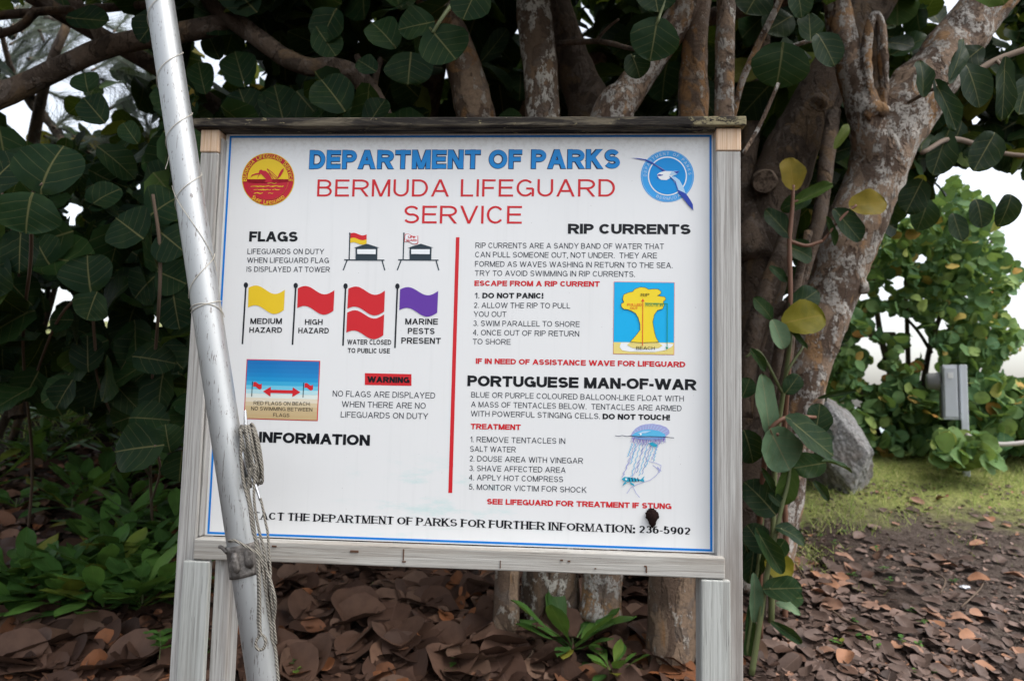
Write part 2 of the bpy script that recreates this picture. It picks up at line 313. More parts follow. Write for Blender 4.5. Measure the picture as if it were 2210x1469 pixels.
# ------------------------------------------------------------------ leaves
def grid(nu, nv, width, notch=0.0, bulge=.5, petiole=0.0, prof=None):
    """flat leaf outline: x along the midrib 0..1, y across; returns x, y, v(-1..1), faces, uv"""
    X = []; Y = []; W = []; UV = []
    for i in range(nu + 1):
        u = i / nu
        if prof: h = prof(u)
        else:
            uu = .5 - .5 * math.cos(math.pi * u); h = width * .5 * max(0.0, 1 - abs((uu - bulge) / (bulge if uu < bulge else 1 - bulge)) ** 2.1) ** .55; 
        uu = u if prof else .5 - .5 * math.cos(math.pi * u)
        for j in range(nv + 1):
            v = 2 * j / nv - 1
            X.append(uu - notch * abs(v) ** 1.5 * max(0, 1 - uu * 2.5)); Y.append(h * v); W.append(v); UV.append((uu, .5 + h * v / max(width, .01)))
    f = np.array([(i * (nv + 1) + j, (i + 1) * (nv + 1) + j, (i + 1) * (nv + 1) + j + 1, i * (nv + 1) + j + 1) for i in range(nu) for j in range(nv)])
    return np.array(X), np.array(Y), np.array(W), f, np.array(UV)
ROUND = grid(9, 6, 1.08, .22, .47); ROUNDL = grid(6, 4, 1.08, .18, .47); OVAL = grid(6, 4, .62, 0, .5); OVALH = grid(9, 6, .72, .1, .45)
def wprof(u): return .012 + .145 * smooth(.22, .72, u) * math.sqrt(max(0, 1 - smooth(.70, 1.04, u))) if u < .995 else .004
STRAP = grid(9, 4, .31, prof=wprof); BLADE = grid(3, 1, .03, prof=lambda u: .014 * (1 - u) + .001)
def leaves(tmpl, pos, dirn, nor, L, cup=.20, bend=.24, wav=.045, wid=None):
    """batch of leaves: pos (n,3) base points, dirn along the midrib, nor the upper side, L lengths"""
    X, Y, W, f, UV = tmpl; n = len(pos); pos = np.asarray(pos, float)
    d = np.asarray(dirn, float); d /= np.linalg.norm(d, axis=1, keepdims=True) + 1e-9
    m = np.asarray(nor, float); m = m - d * (m * d).sum(1, keepdims=True); m /= np.linalg.norm(m, axis=1, keepdims=True) + 1e-9
    s = np.cross(m, d); L = np.asarray(L, float).reshape(n, 1)
    cu = (cup * (0.4 + 1.2 * rng.random((n, 1)))); be = bend * (rng.random((n, 1)) * 1.6 - .3); ph = rng.random((n, 1)) * 6.28
    wd = np.ones((n, 1)) if wid is None else np.asarray(wid, float).reshape(n, 1)
    x = X[None] * np.ones((n, 1)); wob = 1 + .05 * np.sin(ph + 7 * X[None] + 2 * W[None]); y = Y[None] * wd * wob
    z = cu * np.abs(Y[None] * 2) ** 1.6 * .5 - be * X[None] ** 2 + wav * np.sin(ph + 9 * X[None] + 3 * W[None]) * np.abs(W[None])
    Vv = pos[:, None] + L[:, :, None] * (x[..., None] * d[:, None] + y[..., None] * s[:, None] + z[..., None] * m[:, None])
    k = len(X); Ff = (f[None] + (np.arange(n) * k)[:, None, None]).reshape(-1, 4)
    r = np.repeat(rng.random(n), k); uv = np.tile(UV, (n, 1))
    return Vv.reshape(-1, 3), Ff, uv, r
class Leafs:
    def __init__(s): s.b = []
    def add(s, *a, rnd=None, **k):
        V, F, U, R = leaves(*a, **k)
        if rnd is not None: R = R * (rnd[1] - rnd[0]) + rnd[0]
        s.b.append((V, F, U, R)); return s
    def build(s, name, mat, parent):
        o = 0; Fs = []
        for V, F, U, R in s.b: Fs.append(F + o); o += len(V)
        return mk(name, np.concatenate([b[0] for b in s.b]), np.concatenate(Fs), mat, parent, np.concatenate([b[2] for b in s.b]), np.concatenate([b[3] for b in s.b]))
HOLES = [(455, 100, 30), (510, 100, 22), (545, 160, 20), (480, 175, 26), (420, 140, 22), (455, 225, 18), (570, 60, 18), (632, 185, 17), (605, 240, 9), (765, 70, 20), (768, 105, 16), (800, 115, 9), (1115, 105, 15), (1100, 38, 15), (700, 70, 12), (780, 185, 8), (930, 195, 10),
         (1290, 170, 12), (1265, 35, 9), (1280, 100, 10), (1450, 220, 9), (2080, 405, 50), (2120, 380, 38), (2150, 480, 50), (2200, 520, 60), (2200, 410, 36), (2155, 100, 10), (2145, 40, 9), (2115, 270, 8),
         (40, 40, 80), (95, 130, 110), (190, 110, 90), (260, 60, 46), (40, 250, 50), (250, 210, 30), (320, 235, 18), (310, 300, 14), (110, 285, 34), (215, 320, 20), (290, 410, 12), (160, 450, 14), (130, 640, 14), (225, 690, 12), (340, 690, 9), (105, 700, 24), (20, 535, 10), (165, 480, 11), (330, 260, 20), (140, 240, 30), (205, 275, 16)]
def cloud(px0, px1, py0, py1, y0, y1, n, L0, L1, holes=True, face=.55, poly=None):
    """leaf positions through a volume of air; returns pos, dir, normal, length"""
    pos = []; dr = []; no = []; LL = []; tries = 0
    while len(pos) < n and tries < n * 8:
        tries += 1
        Y = y0 + (y1 - y0) * rng.random(); px = px0 + (px1 - px0) * rng.random(); py = py0 + (py1 - py0) * rng.random()
        if poly and not poly(px, py): continue
        L = L0 + (L1 - L0) * rng.random()
        if holes:
            rp = L * .5 / Y * FOC * .55
            if any((px - a) ** 2 + (py - b) ** 2 < (c + rp * (1.6 if c < 21 else 1)) ** 2 for a, b, c in HOLES): continue
        p = P(px, py, Y)
        if p.z < gh(p.x, p.y) + .05: continue
        ax = np.array([rng.normal() * .7, rng.normal() * .5, -.35 + rng.normal() * .55]); ax /= np.linalg.norm(ax)
        nn = np.array([rng.normal() * .55, -face + rng.normal() * .5, .45 + rng.normal() * .4])
        pos.append(np.array(p) - ax * L * .5); dr.append(ax); no.append(nn); LL.append(L)
    return np.array(pos), np.array(dr), np.array(no), np.array(LL)
def boxcloud(x0, x1, y0, y1, z0, z1, n, L0, L1):
    pos = np.stack([x0 + (x1 - x0) * rng.random(n), y0 + (y1 - y0) * rng.random(n), z0 + (z1 - z0) * rng.random(n)], 1)
    keep = []
    for p in pos:
        q = Vector(p) - EYE; z = q.dot(fwd)
        if z > .3:
            px, py = CX + FOC * q.dot(rgt) / z, CY - FOC * q.dot(upv) / z
            keep.append(not any((px - a) ** 2 + (py - b) ** 2 < (c + 55 / z) ** 2 for a, b, c in HOLES))
        else: keep.append(True)
        if (p[0] > 1.1 and p[1] < 4.4) or (p[1] < 3.5 and p[2] < 3.35 + .19 * p[1]): keep[-1] = False  # added canopy cut open at the right so light reaches the forked trunk
    pos = pos[np.array(keep)]; n = len(pos)
    ax = rng.normal(size=(n, 3)) * [.7, .7, .5] + [0, 0, -.3]; no = rng.normal(size=(n, 3)) * .5 + [0, -.3, .7]
    return pos, ax, no, L0 + (L1 - L0) * rng.random(n)
def hero(L, base, tip, wpx, Y, rnd=(0, .6), tm=ROUND, tilt=0.0, face=(0, -1, .25), dY=0.0, **k):
    """one leaf from its stalk to its tip, wpx wide"""
    Y = Y * DY; b = P(*base, Y); t = P(*tip, Y + dY); d = t - b; ln = d.length; wd = (wpx / FOC * Y) / ln / {id(ROUND): 1.08, id(OVALH): .72}[id(tm)]
    f = Vector(face) + Vector((tilt, 0, 0))
    L.add(tm, [b], [d], [f], [ln], wid=[wd], rnd=rnd, **k)
DY = 1.0
def limb(g, pts, m=0, sides=14, n=7, bump=.09, bs=7.0):
    """limb drawn through (px, py, Y, width px)"""
    q = []
    for (px, py, Y, wpx) in pts:
        Y *= DY; p = P(px, py, Y); q.append((p.x, p.y, p.z, wpx * .5 / FOC * Y))
    g.tube(q, m, sides=sides, n=n, bump=bump, bscale=bs); return q
def twig(g, a, b, r=.004, sag=.03, m=0):
    mid = (Vector(a) + Vector(b)) / 2 + Vector((0, 0, -sag)); g.tube([(*a, r), (*mid, r * .85), (*b, r * .6)], m, sides=5, n=3, cap=False)
def rootat(px, py): return G(px, py)
# ---------------- sea grape behind the sign: tan stem and the long limb to the left
t1 = empty("sea_grape_tree", rootat(1090, 1375), "sea grape tree with flaking tan trunk behind the sign and long limb reaching left", "tree")
g = Geo(); limb(g, [(1088, 1400, 3.3, 64), (1095, 1250, 3.3, 52), (1100, 900, 3.3, 66), (1075, 500, 3.25, 74), (1030, 262, 3.2, 84), (1005, 160, 3.2, 80), (975, 70, 3.2, 70), (930, -40, 3.2, 66), (890, -160, 3.2, 60)], bs=9)
limb(g, [(950, 90, 3.2, 40), (915, 20, 3.2, 46), (880, -70, 3.2, 44)])
g.build("trunk", M['bark'], t1, True)
g = Geo()
limb(g, [(1096, 860, 3.3, 62), (1000, 640, 3.2, 60), (890, 430, 3.1, 56), (815, 235, 3.0, 50), (775, 170, 2.95, 46), (724, 145, 2.9, 42), (668, 145, 2.9, 40), (615, 124, 2.9, 42), (560, 85, 2.9, 42), (505, 45, 2.9, 44), (455, 0, 2.9, 44), (420, -60, 2.9, 44)])
limb(g, [(500, 45, 2.92, 40), (440, 62, 2.9, 46), (360, 76, 2.85, 45), (290, 88, 2.85, 44), (215, 108, 2.85, 46), (130, 146, 2.85, 46), (50, 185, 2.85, 50), (-40, 225, 2.8, 54), (-180, 290, 2.8, 54), (-420, 350, 2.9, 40), (-720, 330, 3.1, 22), (-1000, 260, 3.2, 8)])
limb(g, [(222, 95, 2.84, 24), (200, 50, 2.82, 26), (160, 0, 2.8, 26), (130, -60, 2.8, 24)])
limb(g, [(330, 10, 3.2, 18), (220, 18, 3.3, 19), (110, 24, 3.4, 18), (0, 34, 3.5, 20), (-80, 44, 3.5, 20)])
limb(g, [(80, 20, 3.4, 22), (40, 60, 3.4, 18), (-30, 80, 3.4, 20)])
limb(g, [(800, 235, 3.0, 18), (815, 150, 3.1, 15), (850, 60, 3.1, 12)]); limb(g, [(840, 270, 3.0, 22), (800, 190, 3.0, 20), (770, 120, 3.0, 14)])
g.build("limb", M['bark_dark'], t1, True)
L = Leafs()
L.add(ROUNDL, *cloud(380, 930, -220, 285, 2.7, 4.6, 460, .15, .22))
L.add(ROUNDL, *cloud(-250, 420, -300, -20, 2.6, 4.2, 160, .14, .2))
L.add(ROUNDL, *cloud(290, 400, 200, 300, 2.6, 4, 36, .12, .16))
Y2 = 2.25
for h in [((735, 226), (690, 163), 102, 2.35), ((188, 190), (180, 155), 66, 2.5), ((470, 120), (450, 78), 52, 3), ((525, 175), (505, 108), 82, 2.9), ((545, 270), (515, 190), 98, 2.9), ((612, 262), (590, 180), 88, 2.9), ((290, 300), (260, 258), 48, 2.4), ((440, 190), (425, 130), 62, 2.9), ((218, 255), (175, 205), 70, 2.4), ((160, 40), (235, 45), 66, 2.7), ((345, 30), (300, 90), 74, 2.7),
          ((845, 92), (800, 36), 82, 2.5), ((937, 72), (985, 128), 122, 2.2), ((886, 125), (880, 182), 112, 2.4), ((1030, -25), (998, 42), 98, 2.1), ((805, 150), (772, 128), 52, 2.5), ((925, 50), (860, 62), 90, 2.4), ((690, 70), (725, 120), 70, 2.6), ((800, 262), (830, 210), 60, 2.6), ((720, 30), (690, 90), 84, 2.6)]:
    hero(L, *h)
hero(L, (1085, 262), (1125, 245), 44, 3.3, (.7, .85)); hero(L, (1050, 120), (1100, 60), 44, 3.2, (0, .2), tilt=.8)
L.build("crown", M['leaf'], t1)
# ---------------- lichen-spotted upright stem with the dark stem beside it
t2 = empty("sea_grape_tree", rootat(1190, 1335), "sea grape tree whose upright trunk is spotted with white lichen above the sign", "tree")
g = Geo(); limb(g, [(1188, 1370, 3.45, 130), (1188, 1250, 3.45, 118), (1190, 900, 3.3, 90), (1182, 500, 3.2, 78), (1172, 262, 3.1, 76), (1164, 130, 3.1, 78), (1152, 30, 3.1, 78), (1146, -60, 3.1, 76), (1130, -200, 3.1, 70)], bs=9); g.build("trunk", M['bark_lichen'], t2, True)
g = Geo(); limb(g, [(1192, 960, 3.32, 70), (1210, 800, 3.42, 78), (1250, 450, 3.5, 96), (1275, 262, 3.5, 104), (1252, 180, 3.5, 88), (1225, 100, 3.5, 76), (1200, 20, 3.5, 74), (1180, -100, 3.5, 66)], bs=8)
limb(g, [(1195, 95, 3.15, 14), (1290, 90, 3.0, 12), (1360, 105, 2.8, 10), (1395, 110, 2.6, 7)], sides=7, bump=.05); limb(g, [(1285, 90, 3.0, 8), (1310, 62, 2.95, 7), (1335, 42, 2.9, 6)], sides=6)
g.build("limb", M['bark_dark'], t2, True)
L = Leafs(); L.add(ROUNDL, *cloud(1000, 1320, -260, 285, 4.0, 5.6, 260, .15, .22)); L.add(ROUNDL, *cloud(980, 1500, -420, -60, 2.4, 4.2, 130, .15, .22)); L.build("crown", M['leaf'], t2)
# ---------------- pale slanting stem, orange stem and slim straight stem
t3 = empty("sea_grape_tree", rootat(1450, 1410), "sea grape tree with pale slanting stem, orange patched stem and slim straight stem", "tree")
g = Geo()
limb(g, [(1296, 1330, 3.35, 96), (1300, 1240, 3.35, 84), (1305, 900, 3.3, 80), (1300, 500, 3.2, 78), (1318, 262, 3.1, 92), (1352, 205, 3.1, 76), (1395, 145, 3.1, 70), (1440, 80, 3.1, 70), (1480, 20, 3.1, 70), (1530, -70, 3.1, 64), (1580, -170, 3.1, 60)]); g.build("trunk", M['bark_pale'], t3, True)
g = Geo(); limb(g, [(1452, 1435, 3.1, 112), (1452, 1270, 3.1, 100), (1470, 900, 3.1, 78), (1492, 500, 3.1, 68), (1496, 262, 3.1, 66), (1497, 170, 3.1, 64), (1500, 90, 3.1, 56), (1510, 20, 3.1, 48), (1530, -80, 3.1, 44)]); g.build("trunk", M['bark'], t3, True)
g = Geo(); limb(g, [(1572, 1470, 3.0, 46), (1570, 1250, 3.0, 44), (1568, 700, 2.95, 44), (1563, 262, 2.9, 43), (1564, 130, 2.9, 42), (1567, 0, 2.9, 43), (1570, -120, 2.9, 40)])
limb(g, [(1580, 262, 3.0, 14), (1600, 180, 2.95, 15), (1635, 100, 2.9, 15), (1672, 25, 2.85, 15), (1700, -40, 2.8, 14)], sides=8, bump=.05); limb(g, [(1624, 137, 2.9, 12), (1665, 118, 2.8, 11), (1735, 92, 2.7, 9), (1775, 85, 2.65, 7)], sides=7, bump=.04)
limb(g, [(1605, 330, 2.6, 9), (1640, 270, 2.6, 9), (1680, 180, 2.6, 8)], sides=6); g.build("trunk", M['bark_pale'], t3, True)
L = Leafs()
for h in [((1417, 52), (1405, 126), 110, 2.3), ((1366, 124), (1384, 163), 66, 2.4), ((1410, -30), (1420, 28), 92, 2.3), ((1771, 83), (1806, 139), 80, 2.35), ((1749, 80), (1746, 28), 60, 2.4), ((1720, -20), (1735, 34), 62, 2.35), ((1688, 108), (1682, 180), 132, 2.6), ((1640, -20), (1610, 30), 90, 2.7), ((1700, 40), (1650, 70), 80, 2.9)]: hero(L, *h)
L.add(ROUNDL, *cloud(1280, 1760, -260, 285, 4.0, 5.6, 330, .15, .22)); L.add(ROUNDL, *cloud(1400, 1900, -380, -40, 2.5, 4.0, 120, .15, .2))
L.build("crown", M['leaf'], t3)
g = Geo(); limb(g, [(1437, 0, 2.3, 8), (1425, 30, 2.3, 7), (1417, 52, 2.3, 6), (1380, 110, 2.4, 5), (1366, 125, 2.4, 5)], sides=6, bump=0); g.build("twig", M['stem'], t3, True); g = Geo(); limb(g, [(975, 10, 2.25, 10), (950, 45, 2.2, 9), (934, 72, 2.2, 8)], sides=6, bump=0); g.build("twig", M['stem'], t3, True)
# ---------------- big forked trunk at the right
DY = 1.42
t4 = empty("sea_grape_tree", rootat(1640, 1262), "big forked sea grape tree leaning right, grey patched bark and hollow branch stub", "tree")
g = Geo()
limb(g, [(1632, 1275, 2.75, 150), (1650, 1190, 2.75, 118), (1692, 1000, 2.7, 104), (1722, 900, 2.65, 92), (1742, 800, 2.62, 92), (1775, 700, 2.6, 100), (1806, 602, 2.6, 114), (1838, 500, 2.6, 128), (1882, 404, 2.6, 122), (1912, 300, 2.6, 138), (1955, 235, 2.6, 140), (2010, 165, 2.6, 124), (2070, 85, 2.6, 112), (2135, 0, 2.6, 104), (2230, -110, 2.6, 96), (2330, -220, 2.6, 90)], sides=22, n=9, bump=.11, bs=9)
limb(g, [(1906, 380, 2.58, 90), (1880, 300, 2.56, 84), (1862, 230, 2.55, 74), (1838, 150, 2.55, 64), (1815, 60, 2.55, 60), (1800, -30, 2.55, 56), (1780, -150, 2.55, 52)], sides=16)
g.build("trunk", M['bark_pale'], t4, True)
g = Geo()
# hollow stub: two lips meeting over a dark slit
limb(g, [(1888, 262, 2.52, 34), (1873, 200, 2.51, 30), (1868, 130, 2.5, 26), (1874, 70, 2.5, 22), (1888, 32, 2.5, 18), (1902, 60, 2.5, 20), (1906, 130, 2.5, 22), (1908, 200, 2.51, 18), (1900, 262, 2.52, 20)], sides=10, n=8, bump=.18, bs=22)
g.build("branch_stub", M['bark_pale'], t4, True); g = Geo()
limb(g, [(1868, 256, 2.5, 26), (1890, 236, 2.49, 36), (1912, 244, 2.49, 28)], sides=10, bump=.2, bs=25)
g.build("burl", M['bark_pale'], t4, True); g = Geo()
limb(g, [(1908, 330, 2.54, 34), (1936, 342, 2.53, 38), (1952, 360, 2.55, 20)], sides=10, bump=.25, bs=25)
g.build("burl", M['bark_pale'], t4, True); g = Geo()
limb(g, [(1845, 608, 2.56, 30), (1856, 616, 2.54, 34), (1868, 626, 2.56, 20)], sides=10, bump=.2, bs=25)
st = g.build("burl", M['bark_pale'], t4, True)
g = Geo(); limb(g, [(1890, 250, 2.53, 26), (1886, 150, 2.53, 30), (1888, 60, 2.52, 22)], sides=10, bump=.35, bs=40); g.build("hollow", M['bark_dark'], t4, True)
DY = 1.0; L = Leafs()
def rpoly(px, py): return py < 395 - .05 * max(0, 1950 - px) + 60 * math.sin(px * .021) + (60 if px < 2000 else 0) and (px > 1900 + max(0, (py - 100)) * -.02 and px + py * .62 > 2110)
L.add(ROUNDL, *cloud(1880, 2260, -260, 520, 4.0, 5.6, 560, .13, .19, poly=rpoly)); L.add(ROUNDL, *cloud(1900, 2200, -420, -30, 2.2, 4, 90, .14, .2))
hero(L, (2050, 173), (2098, 73), 34, 2.2, (.3, .5), OVALH, tilt=.3)
for h in [((1992, 196), (1995, 122), 42, 2.3), ((2091, 152), (2122, 228), 82, 2.4), ((2025, 191), (2073, 278), 54, 2.25), ((2168, 147), (2166, 258), 48, 2.3), ((2215, 180), (2195, 250), 60, 2.5), ((2110, 110), (2060, 150), 60, 2.6), ((2140, 300), (2100, 370), 70, 3), ((2040, 300), (2010, 380), 66, 3.1), ((1985, 400), (1955, 460), 66, 3.2), ((2180, 430), (2165, 485), 52, 3), ((2110, 440), (2125, 490), 60, 3.2), ((2060, 470), (2075, 520), 48, 3.4), ((2000, 440), (1985, 495), 60, 3.4)]: hero(L, *h)
L.build("crown", M['leaf'], t4)
g = Geo(); limb(g, [(1960, 222, 2.5, 8), (1990, 205, 2.42, 9), (2020, 190, 2.35, 8), (2052, 177, 2.3, 7)], sides=7, bump=.1); g.build("twig", M['twig'], t4, True); g = Geo(); limb(g, [(2098, 160, 2.45, 14), (2150, 130, 2.5, 14), (2210, 108, 2.55, 14), (2300, 80, 2.6, 14)], sides=8, bump=.06); limb(g, [(2150, 130, 2.5, 8), (2165, 146, 2.4, 6)], sides=6)
g.build("twig", M['twig'], t4, True); g = Geo(); limb(g, [(1990, 330, 2.7, 10), (2060, 300, 3.2, 12), (2160, 330, 3.6, 10), (2260, 340, 3.8, 10)], sides=6); g.build("twig", M['twig'], t4, True)
# ---------------- dark leaning trunk between the post and the fork
t5 = empty("sea_grape_tree", rootat(1610, 1268), "dark leaning sea grape trunk with a sawn knot, between the sign post and forked tree", "tree")
DY = 1.38; g = Geo()
limb(g, [(1608, 1275, 2.85, 130), (1618, 1000, 2.85, 110), (1620, 750, 2.85, 112), (1640, 560, 2.85, 124), (1672, 420, 2.85, 120), (1722, 294, 2.85, 112), (1780, 184, 2.85, 100), (1850, 60, 2.85, 96), (1930, -80, 2.85, 90)], sides=18, bump=.1)
limb(g, [(1625, 560, 2.75, 90), (1612, 470, 2.8, 60), (1608, 380, 2.9, 44), (1625, 250, 3.0, 40), (1640, 120, 3.1, 40), (1650, -60, 3.1, 36)])
limb(g, [(1650, 1330, 2.6, 50), (1660, 1120, 2.6, 46), (1672, 900, 2.55, 38), (1690, 740, 2.55, 34), (1730, 600, 2.55, 30), (1768, 470, 2.55, 30), (1786, 330, 2.6, 34), (1800, 240, 2.65, 30)], sides=10)
limb(g, [(1636, 1355, 2.5, 32), (1650, 1150, 2.45, 26), (1668, 950, 2.45, 24), (1700, 780, 2.45, 20), (1716, 640, 2.45, 18), (1745, 500, 2.5, 18)], sides=9)
limb(g, [(1662, 1330, 2.6, 44), (1668, 1240, 2.6, 40), (1680, 1100, 2.6, 34), (1705, 960, 2.6, 30)], sides=9); limb(g, [(1618, 760, 2.65, 50), (1650, 690, 2.62, 40), (1700, 655, 2.6, 20)], sides=9)
limb(g, [(1605, 900, 2.6, 44), (1618, 760, 2.6, 40), (1652, 640, 2.6, 44), (1690, 540, 2.62, 40), (1715, 440, 2.66, 30)], sides=10)
g.build("trunk", M['bark_dark'], t5, True)
g = Geo(); p = P(1650, 392, 3.72); q = P(1650, 392, 3.93); r = 24 / FOC * 3.72
g.tube([(*q, r * 1.25), (*P(1650, 392, 3.80), r * 1.15), (*p, r)], sides=22, n=2, bump=.12, bscale=20); g.build("sawn_knot", M['knotwood'], t5, False)
g = Geo(); g.tube([(*P(1764, 222, 3.93), .07), (*P(1764, 224, 3.82), .056), (*P(1764, 226, 3.79), .036)], sides=12, n=3, bump=.2, bscale=25); g.build("knot", M['bark_dark'], t5, True)
DY = 1.0; L = Leafs(); L.add(ROUNDL, *cloud(1580, 1960, -200, 420, 4.3, 5.6, 420, .14, .2, poly=lambda x, y: x + y * .62 < 2080)); L.add(ROUNDL, *cloud(1590, 1860, 380, 1100, 4.3, 5.2, 260, .12, .18, poly=lambda x, y: x < 1905 - (y - 400) * .30))
L.build("crown", M['leaf'], t5)
# ---------------- canopy added overhead, mostly unseen, to shade the place; carried by a tree behind
t6 = empty("sea_grape_tree", (-.9, 4.6, gh(-.9, 4.6)), "tall sea grape tree behind the others, its high canopy added overhead to shade the place", "tree")
g = Geo(); g.tube([(-.9, 4.6, gh(-.9, 4.6) - .1, .12), (-.85, 4.6, 1.9, .1), (-.7, 4.5, 2.9, .09), (-.5, 4.2, 3.8, .07)], sides=12, bump=.1); g.tube([(-.8, 4.5, 2.3, .06), (-1.6, 4.0, 3.2, .05), (-2.6, 3.4, 3.7, .04)], sides=9, bump=.1); g.tube([(-.7, 4.5, 2.9, .06), (.4, 3.9, 3.6, .05), (1.8, 3.5, 3.9, .04)], sides=9, bump=.1); g.build("trunk", M['bark_dark'], t6, True)
L = Leafs(); L.add(ROUNDL, *boxcloud(-5.2, 3.4, 1.4, 8.5, 3.4, 4.6, 5600, .17, .25)); L.add(ROUNDL, *cloud(380, 1900, -150, 330, 5.6, 7.5, 620, .18, .26)); L.build("crown", M['leaf'], t6)
# ---------------- shrubs
def shrub(name, root, label, group, regs, stems, heroes=(), mat='leaf', tm=ROUNDL, bark='twig', hr=(0, .6)):
    t = empty(name, root, label, "shrub", group); g = Geo()
    for s in stems: limb(g, s, sides=7, bump=.06)
    g.build("stem", M[bark], t, True); L = Leafs()
    for r in regs: L.add(tm, *cloud(*r[:9], **(r[9] if len(r) > 9 else {})), rnd=(0, .88))
    for h in heroes: hero(L, *h, rnd=hr)
    L.build("foliage", M[mat], t); return t
shrub("sea_grape_shrub", G(60, 1150), "dark sea grape shrub with very large round leaves at the left edge of the view", None,
      [(-260, 190, 330, 720, 2.2, 3.6, 130, .15, .2), (-200, 200, 660, 860, 2.6, 4, 90, .10, .16), (-260, 200, 320, 860, 3.6, 5.2, 520, .09, .15)],
      [[(60, 1160, 4.5, 6), (70, 1000, 4.0, 6), (50, 760, 2.8, 6), (66, 560, 2.1, 8), (68, 430, 1.8, 7), (92, 396, 1.75, 6)], [(54, 700, 2.6, 5), (30, 520, 2.3, 6), (0, 400, 2.3, 5)], [(60, 860, 3.3, 5), (120, 700, 2.5, 6), (190, 620, 2.3, 5)]],
      [((92, 398), (122, 306), 172, 1.75), ((66, 430), (48, 502), 168, 1.75), ((-20, 400), (30, 330), 120, 2.0), ((44, 510), (40, 590), 96, 2.2), ((194, 617), (184, 548), 118, 2.2), ((205, 640), (185, 690), 88, 2.2), ((15, 600), (60, 655), 92, 2.4), ((150, 690), (110, 690), 60, 2.5), ((-10, 560), (-20, 640), 100, 2.2), ((100, 560), (70, 510), 90, 2.3)])
shrub("sea_grape_shrub", G(330, 1150), "dark sea grape shrub with wide leaves just left of the leaning pole", None,
      [(180, 440, 330, 720, 2.4, 4.0, 130, .14, .19), (180, 430, 650, 930, 2.6, 4.0, 110, .10, .16), (180, 440, 300, 900, 3.6, 5.2, 520, .09, .15)],
      [[(330, 1160, 4.5, 6), (325, 1040, 4.0, 6), (322, 900, 3.0, 6), (340, 700, 2.4, 7), (345, 540, 2.3, 8), (330, 420, 2.3, 7)], [(325, 1030, 3.9, 5), (225, 860, 2.9, 5), (205, 740, 2.6, 6), (200, 640, 2.4, 8)], [(327, 1080, 4.2, 5), (345, 1020, 2.8, 5), (335, 962, 2.1, 6)]],
      [((335, 962), (238, 972), 108, 2.1), ((365, 965), (355, 915), 74, 2.2), ((392, 985), (385, 1040), 80, 2.25), ((300, 508), (250, 470), 112, 2.3), ((355, 508), (400, 545), 108, 2.3), ((330, 600), (285, 640), 98, 2.4), ((350, 590), (400, 610), 90, 2.4), ((375, 640), (385, 710), 88, 2.4), ((300, 770), (375, 780), 72, 2.5), ((150, 830), (118, 880), 66, 2.6), ((250, 830), (300, 890), 62, 2.7), ((330, 460), (380, 420), 110, 2.4), ((200, 440), (250, 400), 76, 2.5), ((330, 400), (370, 350), 80, 2.6)])
def far_thicket(name, x0, x1, py0, py1, Y0, Y1, n, label, group):
    px = (x0 + x1) / 2; b = P(px, 700, (Y0 + Y1) / 2); root = Vector((b.x, b.y, gh(b.x, b.y)))
    t = empty(name, root, label, "shrub", group); g = Geo()
    for k in range(4):
        a = root + Vector((rng.normal() * .3, rng.normal() * .3, -.05)); c = P(x0 + (x1 - x0) * rng.random(), py0 + 80, (Y0 + Y1) / 2)
        g.tube([(*a, .04), (*((a + c) / 2 + Vector((.1, 0, .1))), .03), (*c, .015)], sides=7, bump=.06)
    g.build("stem", M['bark_dark'], t, True)
    L = Leafs(); L.add(ROUNDL, *cloud(x0, x1, py0, py1, Y0, Y1, n, .16, .24), rnd=(0, .88)); L.build("foliage", M['leaf'], t)
far_thicket("sea_grape_shrub", -300, 220, 420, 860, 5.0, 7.0, 420, "shadowed sea grape shrub on the bank at the far left, behind the big round leaves", None)
far_thicket("sea_grape_shrub", 200, 620, 330, 900, 5.0, 7.0, 420, "shadowed sea grape shrub far behind the leaning pole", None)
far_thicket("sea_grape_shrub", 560, 1150, 150, 1000, 5.2, 7.4, 420, "dense dark shrub behind the sign board, left of its tree trunks", None)
far_thicket("sea_grape_shrub", 1100, 1800, 150, 1060, 5.2, 7.4, 520, "dense dark shrub behind the sign board, filling the gaps among its tree trunks", None)
t = shrub("sea_grape_sapling", G(430, 700) if 0 else Vector((*P(445, 700, 6.5).xy, gh(*P(445, 700, 6.5).xy))), "sunlit yellow green sapling glimpsed between the pole and the sign top", None,
      [(395, 500, 205, 300, 6.3, 6.8, 30, .12, .18, dict(holes=False))], [[(450, 700, 6.6, 8), (455, 400, 6.6, 7), (450, 210, 6.6, 5)]], mat='yellow')  # yellow leaf colour carries the glow of light shining through this foliage
# ---------------- casuarina at the top left
t7 = empty("casuarina_tree", Vector((*P(60, 700, 6.5).xy, gh(*P(60, 700, 6.5).xy))), "feathery casuarina tree with bare dark twigs against the white sky", "tree")
g = Geo(); pth = []
def caz(pts, w0):
    q = []
    for i, (px, py) in enumerate(pts): 
        p = P(px, py, 5.6 + .3 * math.sin(i)); q.append((p.x, p.y, p.z, w0 * (1 - .75 * i / len(pts)) * .5 / FOC * 5.6))
    g.tube(q, 0, sides=6, n=4, bump=.05, cap=False); pth.append([Vector(a[:3]) for a in q]); return q
caz([(40, 900), (30, 600), (60, 380), (80, 260), (105, 150), (150, 40), (190, -80)], 36)
caz([(150, 330), (110, 270), (75, 215), (60, 190), (50, 160)], 20); caz([(60, 380), (130, 300), (70, 230), (25, 150), (0, 60)], 26)
caz([(25, 80), (35, 55), (20, 20), (0, -20)], 16); caz([(25, 30), (60, 10), (95, -20)], 20); caz([(140, 50), (100, 40), (85, 60), (95, 90)], 12)
